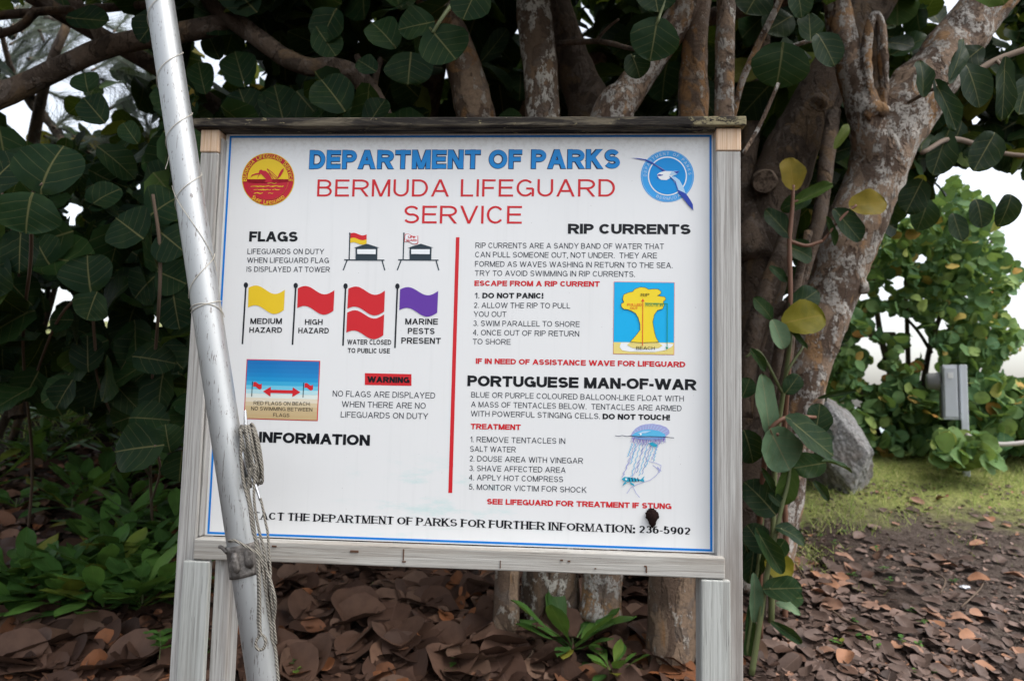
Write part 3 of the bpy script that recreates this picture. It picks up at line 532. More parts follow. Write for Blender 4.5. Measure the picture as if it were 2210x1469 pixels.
for k in range(26):
    a = (random.uniform(-20, 300), random.uniform(20, 330)); an = random.uniform(-.9, .5); ln = random.uniform(60, 150)
    caz([a, (a[0] + ln * .5 * math.cos(an), a[1] + ln * .5 * math.sin(an) + random.uniform(-12, 12)), (a[0] + ln * math.cos(an), a[1] + ln * math.sin(an))], random.uniform(4, 8))
for k in range(16):
    a = (random.uniform(270, 380), random.uniform(180, 330)); an = random.uniform(-2.6, -.5); ln = random.uniform(40, 90)
    caz([a, (a[0] + ln * .5 * math.cos(an), a[1] + ln * .5 * math.sin(an) + 8), (a[0] + ln * math.cos(an), a[1] + ln * math.sin(an))], random.uniform(3, 6))
g.build("trunk", M['bark_dark'], t7, True)
nb = []; nd = []; nl = []
for q in pth[2:]:
    for k in range(210):
        i = random.randrange(len(q) - 1); a = q[i].lerp(q[i + 1], random.random()); d = (q[-1] - q[0]).normalized() + Vector(rng.normal(size=3) * .45) + Vector((.15, 0, .1))
        nb.append(a); nd.append(d); nl.append(random.uniform(.16, .34))
L = Leafs(); L.add(BLADE, np.array(nb), np.array(nd), np.array([[0.1, -1, .2]] * len(nb)), np.array(nl), bend=.2, cup=0, wav=0, wid=np.full(len(nb), .5)); L.build("foliage", M['needle'], t7)
# ---------------- bushes on the slope at the right
def bpoly(px, py):
    e = 2112 + 80 * math.sin((py - 430) * .0062) + 26 * math.sin(py * .045)
    return px < e and py > 430 + 60 * math.sin(px * .016 + 2.2) - 40 * smooth(2000, 2120, px)
BH = [(1925, 705, 22), (1900, 690, 15), (1895, 760, 16), (1885, 810, 20), (1985, 740, 20), (2005, 810, 20), (1960, 770, 14), (1870, 740, 12), (1900, 930, 7), (1960, 700, 14), (1940, 610, 12), (1905, 640, 10), (2010, 770, 16), (1850, 870, 8), (1860, 640, 10), (2030, 700, 9), (1990, 560, 8)]
hsave = HOLES; HOLES = BH
tb = empty("sea_grape_bush", G(1960, 962), "broad pale green sea grape bush with yellow leaves behind the meter box", "bush", None)
g = Geo()
for pts in [[(1950, 975, 7.6, 18), (1935, 860, 7.6, 16), (1900, 720, 7.5, 12), (1880, 560, 7.4, 8)], [(1970, 975, 7.6, 16), (1990, 850, 7.6, 14), (2010, 740, 7.5, 11), (2060, 600, 7.4, 8), (2090, 520, 7.3, 6)], [(1960, 975, 7.7, 14), (1960, 800, 7.7, 11), (1955, 600, 7.6, 8), (1960, 480, 7.6, 6)], [(1930, 720, 7.5, 9), (1880, 722, 7.4, 10), (1820, 728, 7.3, 9)], [(2010, 760, 7.5, 8), (1985, 720, 7.3, 7), (1960, 690, 7.2, 6)], [(2085, 600, 7.3, 6), (2115, 560, 7.2, 5), (2140, 520, 7.1, 4)], [(1900, 975, 7.6, 10), (1880, 880, 7.5, 8), (1850, 800, 7.4, 7)], [(1900, 940, 7.4, 9), (1850, 830, 7.3, 8)]]: limb(g, pts, sides=7, bump=.06)
g.build("stem", M['bark_dark'], tb, True)
L = Leafs(); L.add(ROUNDL, *cloud(1790, 2230, 380, 980, 6.6, 8.0, 4000, .06, .13, poly=bpoly, face=.3)); L.add(ROUNDL, *cloud(1800, 2240, 820, 985, 6.6, 8.2, 900, .08, .14, face=.3)); L.add(ROUNDL, *cloud(2090, 2160, 485, 560, 7.0, 7.3, 26, .09, .15, holes=False)); L.add(ROUNDL, *cloud(1780, 2080, 440, 960, 8.2, 9.0, 700, .11, .18, poly=bpoly, face=.3)); L.build("foliage", M['leafbush'], tb)
HOLES = hsave
tb = empty("sea_grape_bush", G(2185, 975), "low yellow tinged sea grape bush at the right edge beyond the meter box", "bush", None)
g = Geo()
for k in range(6): limb(g, [(2150 + 14 * k, 985, 6.8, 9), (2130 + 22 * k, 920, 6.8, 8), (2100 + 32 * k, 840 + random.uniform(0, 40), 6.7, 5)], sides=6)
g.build("stem", M['bark_dark'], tb, True)
L = Leafs(); L.add(ROUNDL, *cloud(2065, 2330, 815, 975, 6.3, 7.2, 620, .09, .16, holes=False, face=.35, poly=lambda x, y: y > 832 - 22 * math.sin(x * .03) - 12 * smooth(2180, 2300, x) and (x > 2090 or y > 900)))
L.add(ROUNDL, *cloud(2025, 2150, 945, 1000, 5.7, 6.2, 100, .11, .17, holes=False), rnd=(.5, 1)); L.build("foliage", M['leafbush'], tb)
# ------------------------------------------------------------------ the sign
PSI = -0.063565; SC = Vector((-0.12856, 1.70747, 0)); SZ = 1.65 + 0.154484; SW, SH = 1.22, 1.003187
ux = Vector((math.cos(PSI), math.sin(PSI), 0)); uy = Vector((-math.sin(PSI), math.cos(PSI), 0))
sgz = gh(SC.x, SC.y)
sign = empty("information_sign", Vector((SC.x, SC.y, 0)), "white lifeguard information sign board in a weathered grey timber frame", "sign"); sign.rotation_euler = (0, 0, PSI)
def U(px, py, off=0.0):                 # place on the board (x along it, z up) seen at that pixel, off = towards the back
    d = ray(px, py); o = SC + uy * off; t = (o - EYE).dot(uy) / d.dot(uy); p = EYE + d * t
    return (p - SC).dot(ux), p.z
class Local(Geo):
    def build(s, name, mats, parent=None, sm=False):
        o = Geo.build(s, name, mats, None, sm); o.parent = parent; return o
FY = -.030                              # front faces of the frame, in front of the sheet
def board(name, x0, x1, z0, z1, y0, y1, mat, bev=.003, rough=.0009):
    g = Local(); g.box((x0, y0, z0), (x1, y1, z1), 0, bev); o = g.build(name, M[mat], sign); return o
zb = lambda px: gh(px * math.cos(PSI) + SC.x, px * math.sin(PSI) + SC.y) - .12
# posts
lx0 = (U(394, 1000, FY)[0] + U(433, 300, FY)[0]) / 2; lx1 = lx0 + .046
rx1 = U(1600, 600, FY)[0]; rx0 = rx1 - .058
zt = U(1570, 277, FY)[1]; zn = U(1570, 326, FY)[1]; znl = U(455, 329, FY)[1]
board("post", lx0, lx1, zb(lx0), znl, FY, FY + .089, 'wood_z'); board("post", rx0, rx1, zb(rx1), zn, FY, FY + .089, 'wood_z')
for a, b, z in ((lx0 - .0015, lx1, znl), (rx0, rx1 + .001, zn)): board("post_top", a, b, z + .0005, zt, FY - .002, FY + .087, 'wood_new')
# rail
r0x = U(417, 1190, FY - .016)[0]; r1x = U(1565, 1225, FY - .016)[0]; rz1 = -SH / 2 + SZ - .004; rz0 = U(1000, 1228, FY - .016)[1]
rail = board("bottom_rail", r0x, r1x, rz0, rz1, FY - .016, FY + .022, 'wood_x')
# legs in front of the posts under the rail
a, b = U(394, 1230, FY - .018)[0], U(451, 1230, FY - .018)[0]; board("leg", a, b, zb(a), rz0 - .004, FY - .018, FY - .001, 'wood_g')
a2 = b + .004; board("leg", a2, a2 + .040, zb(a), rz0 - .001, FY + .002, FY + .06, 'wood_z')
a, b = U(1514, 1300, FY - .018)[0], U(1577, 1300, FY - .018)[0]; board("leg", a, b, zb(a), rz0 - .003, FY - .018, FY - .001, 'wood_g')
board("leg", a, rx0 - .001, zb(a), rz0 - .002, FY + .001, FY + .05, 'wood_z')
# inner fillets either side of the sheet
board("fillet", lx1 + .0005, -SW / 2 - .006, rz1 + .001, zt - .018, FY + .008, .012, 'wood_z'); board("fillet", SW / 2 + .007, rx0 - .0005, rz1 + .001, zt - .018, FY + .008, .012, 'wood_z')
# cap
cx0 = U(413, 268, FY - .02)[0]; cx1 = U(1612, 265, FY - .02)[0]; cz1 = U(1000, 263, FY - .02)[1]
cap = board("cap", cx0, cx1, zt + .001, zt + .024, FY - .018, FY + .10, 'cap', .003)
board("top_rail", lx1 + .001, rx0 - .001, SZ + SH / 2 + .012, zt - .0005, FY - .006, FY + .05, 'cap')
# nails and staples in the rail
for px, py, w_, h_ in ((592, 1178, 10, 3), (765, 1189, 18, 4), (871, 1196, 3, 24), (1080, 1217, 2, 17), (1212, 1208, 6, 3), (1228, 1210, 6, 3), (1395, 1228, 3, 14), (1285, 1226, 4, 2), (1393, 1221, 5, 3), (872, 1211, 8, 3)):
    x0, z0 = U(px - w_ / 2, py + h_ / 2, FY - .016); x1, z1 = U(px + w_ / 2, py - h_ / 2, FY - .016)
    g = Local(); g.box((x0, FY - .018, z0), (x1, FY - .0155, z1), 0, .0004); g.build("nail", M['nail'], sign)
# sheet
g = Local(); g.box((-SW / 2 - .009, 0, SZ - SH / 2 - .0035), (SW / 2 + .009, .006, SZ + SH / 2 + .011), 0); panel = g.build("panel", M['sheet'], sign)
# ---------------- lettering: stroke alphabet
def el(cx, cy, rx, ry, a0, a1, n=12): return [(cx + rx * math.cos(math.radians(a0 + (a1 - a0) * i / n)), cy + ry * math.sin(math.radians(a0 + (a1 - a0) * i / n))) for i in range(n + 1)]
PB = [(0, 1), (.5, 1)] + el(.55, .735, .45, .265, 90, -90) + [(.5, .47), (0, .47)]
GL = {'A': (.95, [[(0, 0), (.5, 1)], [(.5, 1), (1, 0)], [(.18, .30), (.82, .30)]]), 'B': (.80, [[(0, 0), (0, 1)], [(0, 1), (.5, 1)] + el(.52, .765, .41, .235, 90, -90) + [(0, .53)], [(0, .53), (.5, .53)] + el(.55, .265, .45, .265, 90, -90) + [(0, 0)]]),
      'C': (.88, [el(.5, .5, .5, .5, 38, 322, 22)]), 'D': (.85, [[(0, 0), (0, 1)], [(0, 1), (.42, 1)] + el(.45, .5, .55, .5, 90, -90, 16) + [(.42, 0), (0, 0)]]), 'E': (.76, [[(0, 0), (0, 1)], [(0, 1), (1, 1)], [(0, .52), (.92, .52)], [(0, 0), (1, 0)]]),
      'F': (.70, [[(0, 0), (0, 1)], [(0, 1), (1, 1)], [(0, .5), (.85, .5)]]), 'G': (.92, [el(.5, .5, .5, .5, 42, 322, 22), [(1, .02), (1, .46)], [(.56, .46), (1, .46)]]), 'H': (.82, [[(0, 0), (0, 1)], [(1, 0), (1, 1)], [(0, .53), (1, .53)]]),
      'I': (0, [[(0, 0), (0, 1)]]), 'K': (.86, [[(0, 0), (0, 1)], [(.02, .36), (.92, 1)], [(.36, .58), (1, 0)]]), 'L': (.66, [[(0, 0), (0, 1)], [(0, 0), (1, 0)]]), 'M': (.98, [[(0, 0), (0, 1)], [(.02, 1), (.5, 0)], [(.5, 0), (.98, 1)], [(1, 0), (1, 1)]]),
      'N': (.82, [[(0, 0), (0, 1)], [(.0, 1), (1, 0)], [(1, 0), (1, 1)]]), 'O': (.96, [el(.5, .5, .5, .5, 0, 360, 28)]), 'P': (.78, [[(0, 0), (0, 1)], PB]), 'R': (.88, [[(0, 0), (0, 1)], PB, [(.52, .47), (1, 0)]]),
      'S': (.80, [el(.5, .745, .46, .255, 22, 262, 14) + el(.5, .255, .5, .255, 82, -158, 14)]), 'T': (.82, [[(0, 1), (1, 1)], [(.5, 0), (.5, 1)]]), 'U': (.82, [[(0, 1), (0, .36)] + el(.5, .36, .5, .36, 180, 360, 14) + [(1, 1)]]), 'V': (.93, [[(0, 1), (.5, 0)], [(.5, 0), (1, 1)]]),
      'W': (1.32, [[(0, 1), (.25, 0)], [(.25, 0), (.5, 1)], [(.5, 1), (.75, 0)], [(.75, 0), (1, 1)]]), 'Y': (.92, [[(0, 1), (.5, .42)], [(1, 1), (.5, .42)], [(.5, 0), (.5, .44)]]), 'Z': (.80, [[(0, 1), (1, 1)], [(1, 1), (0, 0)], [(0, 0), (1, 0)]]), 'J': (.6, [[(1, 1), (1, .3)] + el(.5, .3, .5, .3, 0, -160)]),
      '0': (.66, [el(.5, .5, .5, .5, 0, 360, 24)]), '1': (.36, [[(1, 0), (1, 1)], [(1, 1), (.0, .70)]]), '2': (.66, [el(.5, .71, .48, .29, 165, -35, 12) + [(0, 0)], [(0, 0), (1, 0)]]), '3': (.66, [el(.47, .76, .44, .24, 155, -90, 12), el(.47, .27, .53, .27, 88, -160, 14)]),
      '4': (.70, [[(.76, 0), (.76, 1)], [(.76, 1), (0, .30)], [(0, .28), (1, .28)]]), '5': (.66, [[(.92, 1), (.2, 1)], [(.2, 1), (.08, .50)], el(.47, .33, .53, .33, 140, -160, 14)]), '6': (.66, [el(.5, .32, .5, .32, 0, 360, 20), el(.62, .45, .62, .55, 70, 180, 10)]), '9': (.66, [el(.5, .68, .5, .32, 0, 360, 20), el(.38, .55, .62, .55, -110, 0, 10)]),
      '-': (.34, [[(0, .36), (1, .36)]]), '.': (0, [[(0, 0), (0, .02)]]), ',': (0, [[(0, -.14), (0, .02)]]), ':': (0, [[(0, 0), (0, .02)], [(0, .62), (0, .64)]]), '!': (0, [[(0, 0), (0, .02)], [(0, .32), (0, 1)]])}
ADV = {'T': -.05, 'A': -.05, 'Y': -.05, 'V': -.05, 'W': -.03, 'L': -.02, 'P': -.01, 'F': -.01}
def clipy(poly, lo, hi):
    for val, sg in ((lo, 1), (hi, -1)):
        o = []
        for i in range(len(poly)):
            a, b = poly[i - 1], poly[i]; ia = (a[1] - val) * sg >= -1e-9; ib = (b[1] - val) * sg >= -1e-9
            if ia != ib: t = (val - a[1]) / (b[1] - a[1]); o.append((a[0] + (b[0] - a[0]) * t, val))
            if ib: o.append(b)
        poly = o
        if len(poly) < 3: return []
    return poly
def glyph(ch, wt, serif=0.0):
    """polygons of one capital (cap height 1) and its width; wt = stroke weight"""
    W, ss_ = GL[ch]; W = W * (1 + max(0, wt - .14) * .55) if W else 0; W = max(W, wt if W == 0 else 0); out = []
    ix = lambda p: (wt / 2 + p[0] * max(0, W - wt), (wt / 2 if ch not in '.,:!-' else wt / 2) + p[1] * (1 - wt))
    thin = .40 if serif else .92
    for s in ss_:
        q = [ix(p) for p in s]
        if len(s) == 2 and abs(s[0][0] - s[1][0]) > .03 and abs(s[0][1] - s[1][1]) > .03: q = [(a[0], (0 if p[1] < .02 else 1 if p[1] > .98 else a[1])) for a, p in zip(q, s)]
        dot = ch in '.,:!' and abs(s[0][1] - s[-1][1]) < .2
        if dot: 
            x, y0, y1 = q[0][0], q[0][1] - wt * .55, q[-1][1] + wt * .4; out.append([(x - wt * .55, y0), (x + wt * .55, y0), (x + wt * .55, y1), (x - wt * .55, y1)]); continue
        closed = (abs(q[0][0] - q[-1][0]) + abs(q[0][1] - q[-1][1])) < 1e-6
        hw = lambda d: .5 * wt * (thin + (1 - thin) * abs(d[1]) ** 1.5)
        if len(q) == 2:
            (x0, y0), (x1, y1) = q; L = math.hypot(x1 - x0, y1 - y0); d = ((x1 - x0) / L, (y1 - y0) / L); h = hw(d)
            if serif and ch in 'ANMVW' and d[1] > .2 and ch != 'N' and abs(d[0]) > .05: h *= .45
            if serif and ch in 'NM' and abs(d[0]) < .05: h *= .6
            ext = wt * .5 if abs(d[0]) < .02 or abs(d[1]) < .02 else wt * .9
            if abs(d[1]) < .02: ext = wt * .5 if ch in 'EFLZT-' else 0
            a = (x0 - d[0] * ext, y0 - d[1] * ext); b = (x1 + d[0] * ext, y1 + d[1] * ext); n = (-d[1] * h, d[0] * h)
            poly = [(a[0] - n[0], a[1] - n[1]), (b[0] - n[0], b[1] - n[1]), (b[0] + n[0], b[1] + n[1]), (a[0] + n[0], a[1] + n[1])]
            if abs(d[1]) > .02:
                lo = 0 if min(s[0][1], s[-1][1]) < .05 else min(y0, y1) - .01; hi = 1 if max(s[0][1], s[-1][1]) > .95 else max(y0, y1) + wt * .1; poly = clipy(poly, lo, hi)
            if poly: out.append(poly)
            if serif and abs(d[1]) > .5:
                for (x, y, u) in ((x0, y0, s[0][1]), (x1, y1, s[-1][1])):
                    if ch in 'UTIHKFPRNMDBELAVWY1' and (u < .05 or u > .95):
                        if (ch in 'AMVW' and ((ch == 'A' and u > .95) or (ch in 'VW' and u < .05) or (ch == 'M' and .2 < x / max(W, .1) < .8))): continue
                        yy = 0 if u < .05 else 1 - .055; out.append([(x - wt * .95, yy), (x + wt * .95, yy), (x + wt * .95, yy + .055), (x - wt * .95, yy + .055)])
        else:
            for e_, f_ in ((0, 1), (-1, -2)):
                if s[e_][1] in (0, 1) and abs(s[e_][0] - s[f_][0]) < .01: q[e_] = (q[e_][0], s[e_][1])
            Lp = []; Rp = []; n = len(q) - 1
            for i, p in enumerate(q):
                if closed: a = q[(i - 1) % n if i else n - 1]; b = q[(i + 1) % n if i < n else 1]
                else: a = q[max(i - 1, 0)]; b = q[min(i + 1, n)]
                L = math.hypot(b[0] - a[0], b[1] - a[1]) or 1; d = ((b[0] - a[0]) / L, (b[1] - a[1]) / L); h = hw(d); Lp.append((p[0] - d[1] * h, p[1] + d[0] * h)); Rp.append((p[0] + d[1] * h, p[1] - d[0] * h))
            for i in range(n): out.append([Rp[i], Rp[i + 1], Lp[i + 1], Lp[i]])
    return out, W
class Art(Local):
    """flat printing on the sheet; layers lie a fraction of a millimetre above one another"""
    def __init__(s): super().__init__(); s.mats = []; s.k = 0
    def mi(s, c):
        key = c if c.startswith('g') and c[1:].isdigit() else 'ink_' + c
        if key not in s.mats: s.mats.append(key)
        return s.mats.index(key)
    def uvp(s, pts, c, lay):
        y = -(.0004 * lay + .00002 * (s.k % 9)); s.k += 1
        a = sum(pts[i - 1][0] * pts[i][1] - pts[i][0] * pts[i - 1][1] for i in range(len(pts)))
        if a < 0: pts = pts[::-1]
        b = len(s.V); s.V += [(x, y, z) for x, z in pts]; s.F.append(tuple(range(b, b + len(pts)))); s.M.append(s.mi(c))
    def poly(s, px, c, lay=1): s.uvp([U(*p) for p in px], c, lay)
    def stroke(s, px, w_, c, lay=1, taper=None):
        q = [np.array(p, float) for p in px]
        for i in range(len(q) - 1):
            d = q[i + 1] - q[i]; L = np.hypot(*d) or 1; n = np.array([-d[1], d[0]]) / L * w_ / 2; e = d / L * w_ * .25
            w0 = w1 = 1.0
            if taper: w0 = 1 - (1 - taper) * i / (len(q) - 1); w1 = 1 - (1 - taper) * (i + 1) / (len(q) - 1)
            s.poly([q[i] - e - n * w0, q[i + 1] + e - n * w1, q[i + 1] + e + n * w1, q[i] - e + n * w0], c, lay)
    def disc(s, cx, cy, r, c, lay=1, ry=None, n=40): s.poly([(cx + r * math.cos(2 * math.pi * i / n), cy + (ry or r) * math.sin(2 * math.pi * i / n)) for i in range(n)], c, lay)
    def ring(s, cx, cy, r0, r1, c, lay=1, n=48):
        for i in range(n):
            a, b = 2 * math.pi * i / n, 2 * math.pi * (i + 1) / n
            s.poly([(cx + r0 * math.cos(a), cy + r0 * math.sin(a)), (cx + r1 * math.cos(a), cy + r1 * math.sin(a)), (cx + r1 * math.cos(b), cy + r1 * math.sin(b)), (cx + r0 * math.cos(b), cy + r0 * math.sin(b))], c, lay)
    def text(s, t, x0, y0, x1, y1, hpx, c, wt=.145, lay=1, serif=0, gap=None, sp=.40, grow=0.0, end=None):
        A = U(x0, y0); B = U(x1, y1); H = U(x0, y0 - hpx)[1] - A[1]; gap = (.15 if wt < .16 else .11 if wt < .22 else .06) if gap is None else gap
        lay_out = []; cur = 0
        for i, ch in enumerate(t):
            if ch == ' ': cur += sp; continue
            W = glyph(ch, wt, serif)[1]; lay_out.append((ch, cur)); last = cur + W; cur += W + gap + (ADV.get(ch, 0) if i + 1 < len(t) and t[i + 1] in 'ATYVWO ' and ch != 'A' or ch == 'A' and i + 1 < len(t) and t[i + 1] in 'TYVW' else 0)
        sx = (B[0] - A[0]) / last
        for ch, cx in lay_out:
            for pl in glyph(ch, wt + grow, serif)[0]:
                off = grow / 2
                s.uvp([(A[0] + sx * (cx + p[0] - off), A[1] + (B[1] - A[1]) * (cx / last) + H * (p[1] * (1 + grow) - off)) for p in pl], c, lay)
    def arc(s, t, cx, cy, r, a0, a1, hpx, c, wt=.17, lay=3, inner=False, gap=.16):
        """lettering round a ring, from angle a0 to a1 in degrees (0 = right, 90 = up)"""
        ws = [(glyph(ch.upper(), wt)[1] if ch != ' ' else .45) * (.8 if ch.islower() else 1) + gap for ch in t]; tot = sum(ws) - gap; cur = 0
        for ch, w_ in zip(t, ws):
            if ch != ' ':
                m_ = cur + (w_ - gap) / 2; a = math.radians(a0 + (a1 - a0) * m_ / tot); sg = 1 if not inner else -1; hh = hpx * (.8 if ch.islower() else 1); ww = (w_ - gap) / max(glyph(ch.upper(), wt)[1], .01)
                up = (math.cos(a) * sg, math.sin(a) * sg); rt = (up[1], -up[0]); scx = abs(math.radians(a1 - a0)) * r / tot
                for pl in glyph(ch.upper(), wt)[0]:
                    s.poly([(cx + up[0] * sg * r + rt[0] * (p[0] * ww - (w_ - gap) / 2) * scx + up[0] * p[1] * hh, cy - (up[1] * sg * r + rt[1] * (p[0] * ww - (w_ - gap) / 2) * scx + up[1] * p[1] * hh)) for p in pl], c, lay)
            cur += w_
    def done(s, name): return s.build(name, [M[m] for m in s.mats], panel)
# border
a = Art(); hx, z0, z1 = SW / 2, SZ - SH / 2, SZ + SH / 2; b_ = .0052
for r in ([(-hx, z0), (hx, z0), (hx, z0 + b_), (-hx, z0 + b_)], [(-hx, z1 - b_), (hx, z1 - b_), (hx, z1), (-hx, z1)], [(-hx, z0 + b_), (-hx + b_, z0 + b_), (-hx + b_, z1 - b_), (-hx, z1 - b_)], [(hx - b_, z0 + b_), (hx, z0 + b_), (hx, z1 - b_), (hx - b_, z1 - b_)]): a.uvp(r, 'border', 1)
a.done("border")
a = Art(); a.poly([(984, 512), (991.8, 512), (976, 1063), (967.6, 1063)], 'red'); a.done("divider")
a = Art(); T = ("DEPARTMENT OF PARKS", 667.5, 364.8, 1338, 364, 40)
a.text(*T, 'navy', .255, 1, grow=.05, gap=.075, sp=.42); a.text(*T, 'blue', .235, 2, gap=.093, sp=.435); a.done("title_lettering")
a = Art(); a.text("BERMUDA LIFEGUARD", 684, 424.3, 1327, 424.5, 36.8, 'red', .125, gap=.17, sp=.45); a.text("SERVICE", 871, 482, 1126, 483, 38.2, 'red', .125, gap=.16); a.done("subtitle_lettering")
BK = .255
a = Art()
a.text("FLAGS", 537.5, 521.3, 642.3, 521.8, 22, 'black', BK); a.text("LIFEGUARDS ON DUTY", 534, 548, 699.5, 548.6, 11.4, 'grey'); a.text("WHEN LIFEGUARD FLAG", 533.2, 567, 709.8, 567.6, 11.4, 'grey'); a.text("IS DISPLAYED AT TOWER", 532, 586.4, 711.7, 587.2, 11.4, 'grey'); a.done("flags_lettering")
a = Art()
for t, x0, y0, x1, y1 in (("RIP CURRENTS ARE A SANDY BAND OF WATER THAT", 1026, 535.2, 1433, 537.6), ("CAN PULL SOMEONE OUT, NOT UNDER.  THEY ARE", 1025.4, 555, 1417.8, 557.4), ("FORMED AS WAVES WASHING IN RETURN TO THE SEA.", 1025, 575.2, 1451.4, 578.4), ("TRY TO AVOID SWIMMING IN RIP CURRENTS.", 1024.8, 594.8, 1370.3, 597.4), ("1.", 1024.2, 643.4, 1034.6, 643.5), ("2. ALLOW THE RIP TO PULL", 1022.9, 664.1, 1230.6, 665.5), ("YOU OUT", 1022.2, 683.3, 1093, 683.7), ("3. SWIM PARALLEL TO SHORE", 1021.6, 703, 1251, 705.2), ("4. ONCE OUT OF RIP RETURN", 1020.6, 722.9, 1250, 725.8), ("TO SHORE", 1020.3, 742.4, 1102, 743.4)): a.text(t, x0, y0, x1, y1, 11.8, 'grey', .13)
a.text("RIP CURRENTS", 1225.6, 504.4, 1490.4, 505.8, 21.6, 'black', BK); a.text("DO NOT PANIC!", 1041, 643.4, 1172.6, 643.9, 11.8, 'black', .255)
a.text("ESCAPE FROM A RIP CURRENT", 1023.8, 616.8, 1294.3, 618.6, 11.6, 'red', .25); a.text("IF IN NEED OF ASSISTANCE WAVE FOR LIFEGUARD", 1026.7, 784.6, 1479, 792.2, 11.8, 'red', .25); a.done("rip_current_lettering")
a = Art()
for t, x0, y0, x1, y1 in (("BLUE OR PURPLE COLOURED BALLOON-LIKE FLOAT WITH", 1017, 857.2, 1475.8, 866), ("A MASS OF TENTACLES BELOW.  TENTACLES ARE ARMED", 1016.5, 877.8, 1471, 886.7), ("WITH POWERFUL STINGING CELLS.", 1016, 897.7, 1294.6, 903.5), ("1. REMOVE TENTACLES IN", 1015, 953.2, 1219.9, 957.2), ("SALT WATER", 1014.3, 973.8, 1113, 975.4), ("2. DOUSE AREA WITH VINEGAR", 1013.4, 994.6, 1258.2, 999.7), ("3. SHAVE AFFECTED AREA", 1013, 1015.4, 1220.8, 1019.7), ("4. APPLY HOT COMPRESS", 1012, 1035.2, 1215.4, 1039.6), ("5. MONITOR VICTIM FOR SHOCK", 1012, 1055.7, 1266, 1062.6)): a.text(t, x0, y0, x1, y1, 12, 'grey', .13)
a.text("PORTUGUESE MAN-OF-WAR", 1008.6, 832.8, 1502.8, 841.7, 23.2, 'black', .255); a.text("DO NOT TOUCH!", 1300.6, 904, 1445.7, 906.6, 12, 'black', .255)
a.text("TREATMENT", 1015.6, 925.4, 1124, 927.4, 12, 'red', .25); a.text("SEE LIFEGUARD FOR TREATMENT IF STUNG", 1050.7, 1087.4, 1449.2, 1098, 12.2, 'red', .25); a.done("man_of_war_lettering")
a = Art(); a.text("INFORMATION", 558.5, 954, 798, 961.4, 23, 'black', .255); a.text("CONTACT THE DEPARTMENT OF PARKS FOR FURTHER INFORMATION: 236-5902", 491, 1118, 1490, 1154.2, 17, 'black', .235, serif=1, gap=.09, sp=.36); a.done("contact_lettering")
# flag pictograms
def wave(tl, tr, br, bl, amp=11, n=14):
    top = []; bot = []
    for i in range(n + 1):
        u = i / n; s_ = math.sin(u * math.pi * 2 * .98 + .1) * amp * (1 - .15 * u) + (-amp * .35 * math.sin(u * math.pi))
        top.append((tl[0] + (tr[0] - tl[0]) * u, tl[1] + (tr[1] - tl[1]) * u - s_ * .8)); bot.append((bl[0] + (br[0] - bl[0]) * u, bl[1] + (br[1] - bl[1]) * u - s_ * .8))
    return top + bot[::-1]
q3 = lambda x, y: (x / 3.6733 + 400, y / 3.6725 + 600)
for ball, bot, flags, col, txt in (((481, 56), (453, 520), [((502, 80), (790, 92), (782, 252), (498, 236))], 'yellow', (("MEDIUM", 540.2, 698.8, 608.3, 698.9, 12.4), ("HAZARD", 538, 717.8, 608.5, 717.9, 12))),
        ((876, 60), (850, 525), [((893, 84), (1183, 95), (1175, 258), (888, 241))], 'red', (("HIGH", 658, 700.6, 696.2, 700.7, 12), ("HAZARD", 643.7, 719, 709.6, 719.3, 12))),
        ((1271, 64), (1250, 532), [((1293, 88), (1583, 99), (1577, 264), (1285, 246)), ((1284, 276), (1577, 286), (1570, 452), (1277, 435))], 'red', (("WATER CLOSED", 749.3, 743, 844.3, 743.8, 10.8), ("TO PUBLIC USE", 750.4, 761.2, 841.6, 762.4, 10.6))),
        ((1682, 65), (1662, 550), [((1703, 93), (2005, 102), (1997, 274), (1697, 256))], 'purple', (("MARINE", 874.5, 699.9, 945, 700.4, 13), ("PESTS", 880, 720.3, 938, 720.8, 13), ("PRESENT", 866, 741, 951.3, 741.9, 13)))):
    a = Art(); a.stroke([q3(*ball), q3(*bot)], 3.6, 'flagblk'); c_ = q3(*ball); a.disc(c_[0], c_[1], 4.7, 'flagblk', 2, ry=6, n=20)
    for f_ in flags: a.poly(wave(*[q3(*p) for p in f_]), col, 2)
    for t in txt: a.text(*t, 'black', .2, gap=.13)
    a.done("flag_pictogram")
q1 = lambda x, y: (x / 3.6733 + 400, y / 3.6725 + 250)
for dx, lg in ((0, 0), (428, 1)):
    a = Art(); o = lambda x, y: q1(x + dx, y)
    a.stroke([o(1305, 928), o(1299, 1140)], 2.6, 'tower'); a.disc(*o(1305, 932), 1.8, 'tower', 2, n=12)
    if lg:
        a.poly(wave(o(1313, 940), o(1418, 950), o(1418, 1012), o(1308, 1002), 3), 'red', 2); a.poly(wave(o(1318, 945), o(1413, 954), o(1413, 1007), o(1313, 998), 3), 'white', 3)
        a.text("LIFE", *o(1338, 968), *o(1395, 972), 4.6, 'red', .22, 4); a.text("GUARD", *o(1322, 993), *o(1408, 997), 4.6, 'red', .22, 4)
    else:
        a.poly(wave(o(1311, 932), o(1438, 940), o(1438, 978), o(1309, 972), 3), 'red', 2); a.poly(wave(o(1309, 972), o(1438, 978), o(1438, 1012), o(1308, 1008), 3), 'yellow', 2)
    a.poly([o(1335, 1046), o(1440, 1014), o(1541, 1046)], 'tower', 2); a.poly([o(1350, 1046), o(1524, 1046), o(1522, 1140), o(1350, 1140)], 'tower', 2); a.poly([o(1363, 1058), o(1511, 1058), o(1510, 1097), o(1363, 1095)], 'white', 3)
    a.stroke([o(1262, 1141), o(1577, 1144)], 2.4, 'tower', 2); a.stroke([o(1282, 1146), o(1253, 1221)], 2.6, 'tower'); a.stroke([o(1560, 1147), o(1581, 1222)], 2.6, 'tower'); a.done("tower_pictogram")
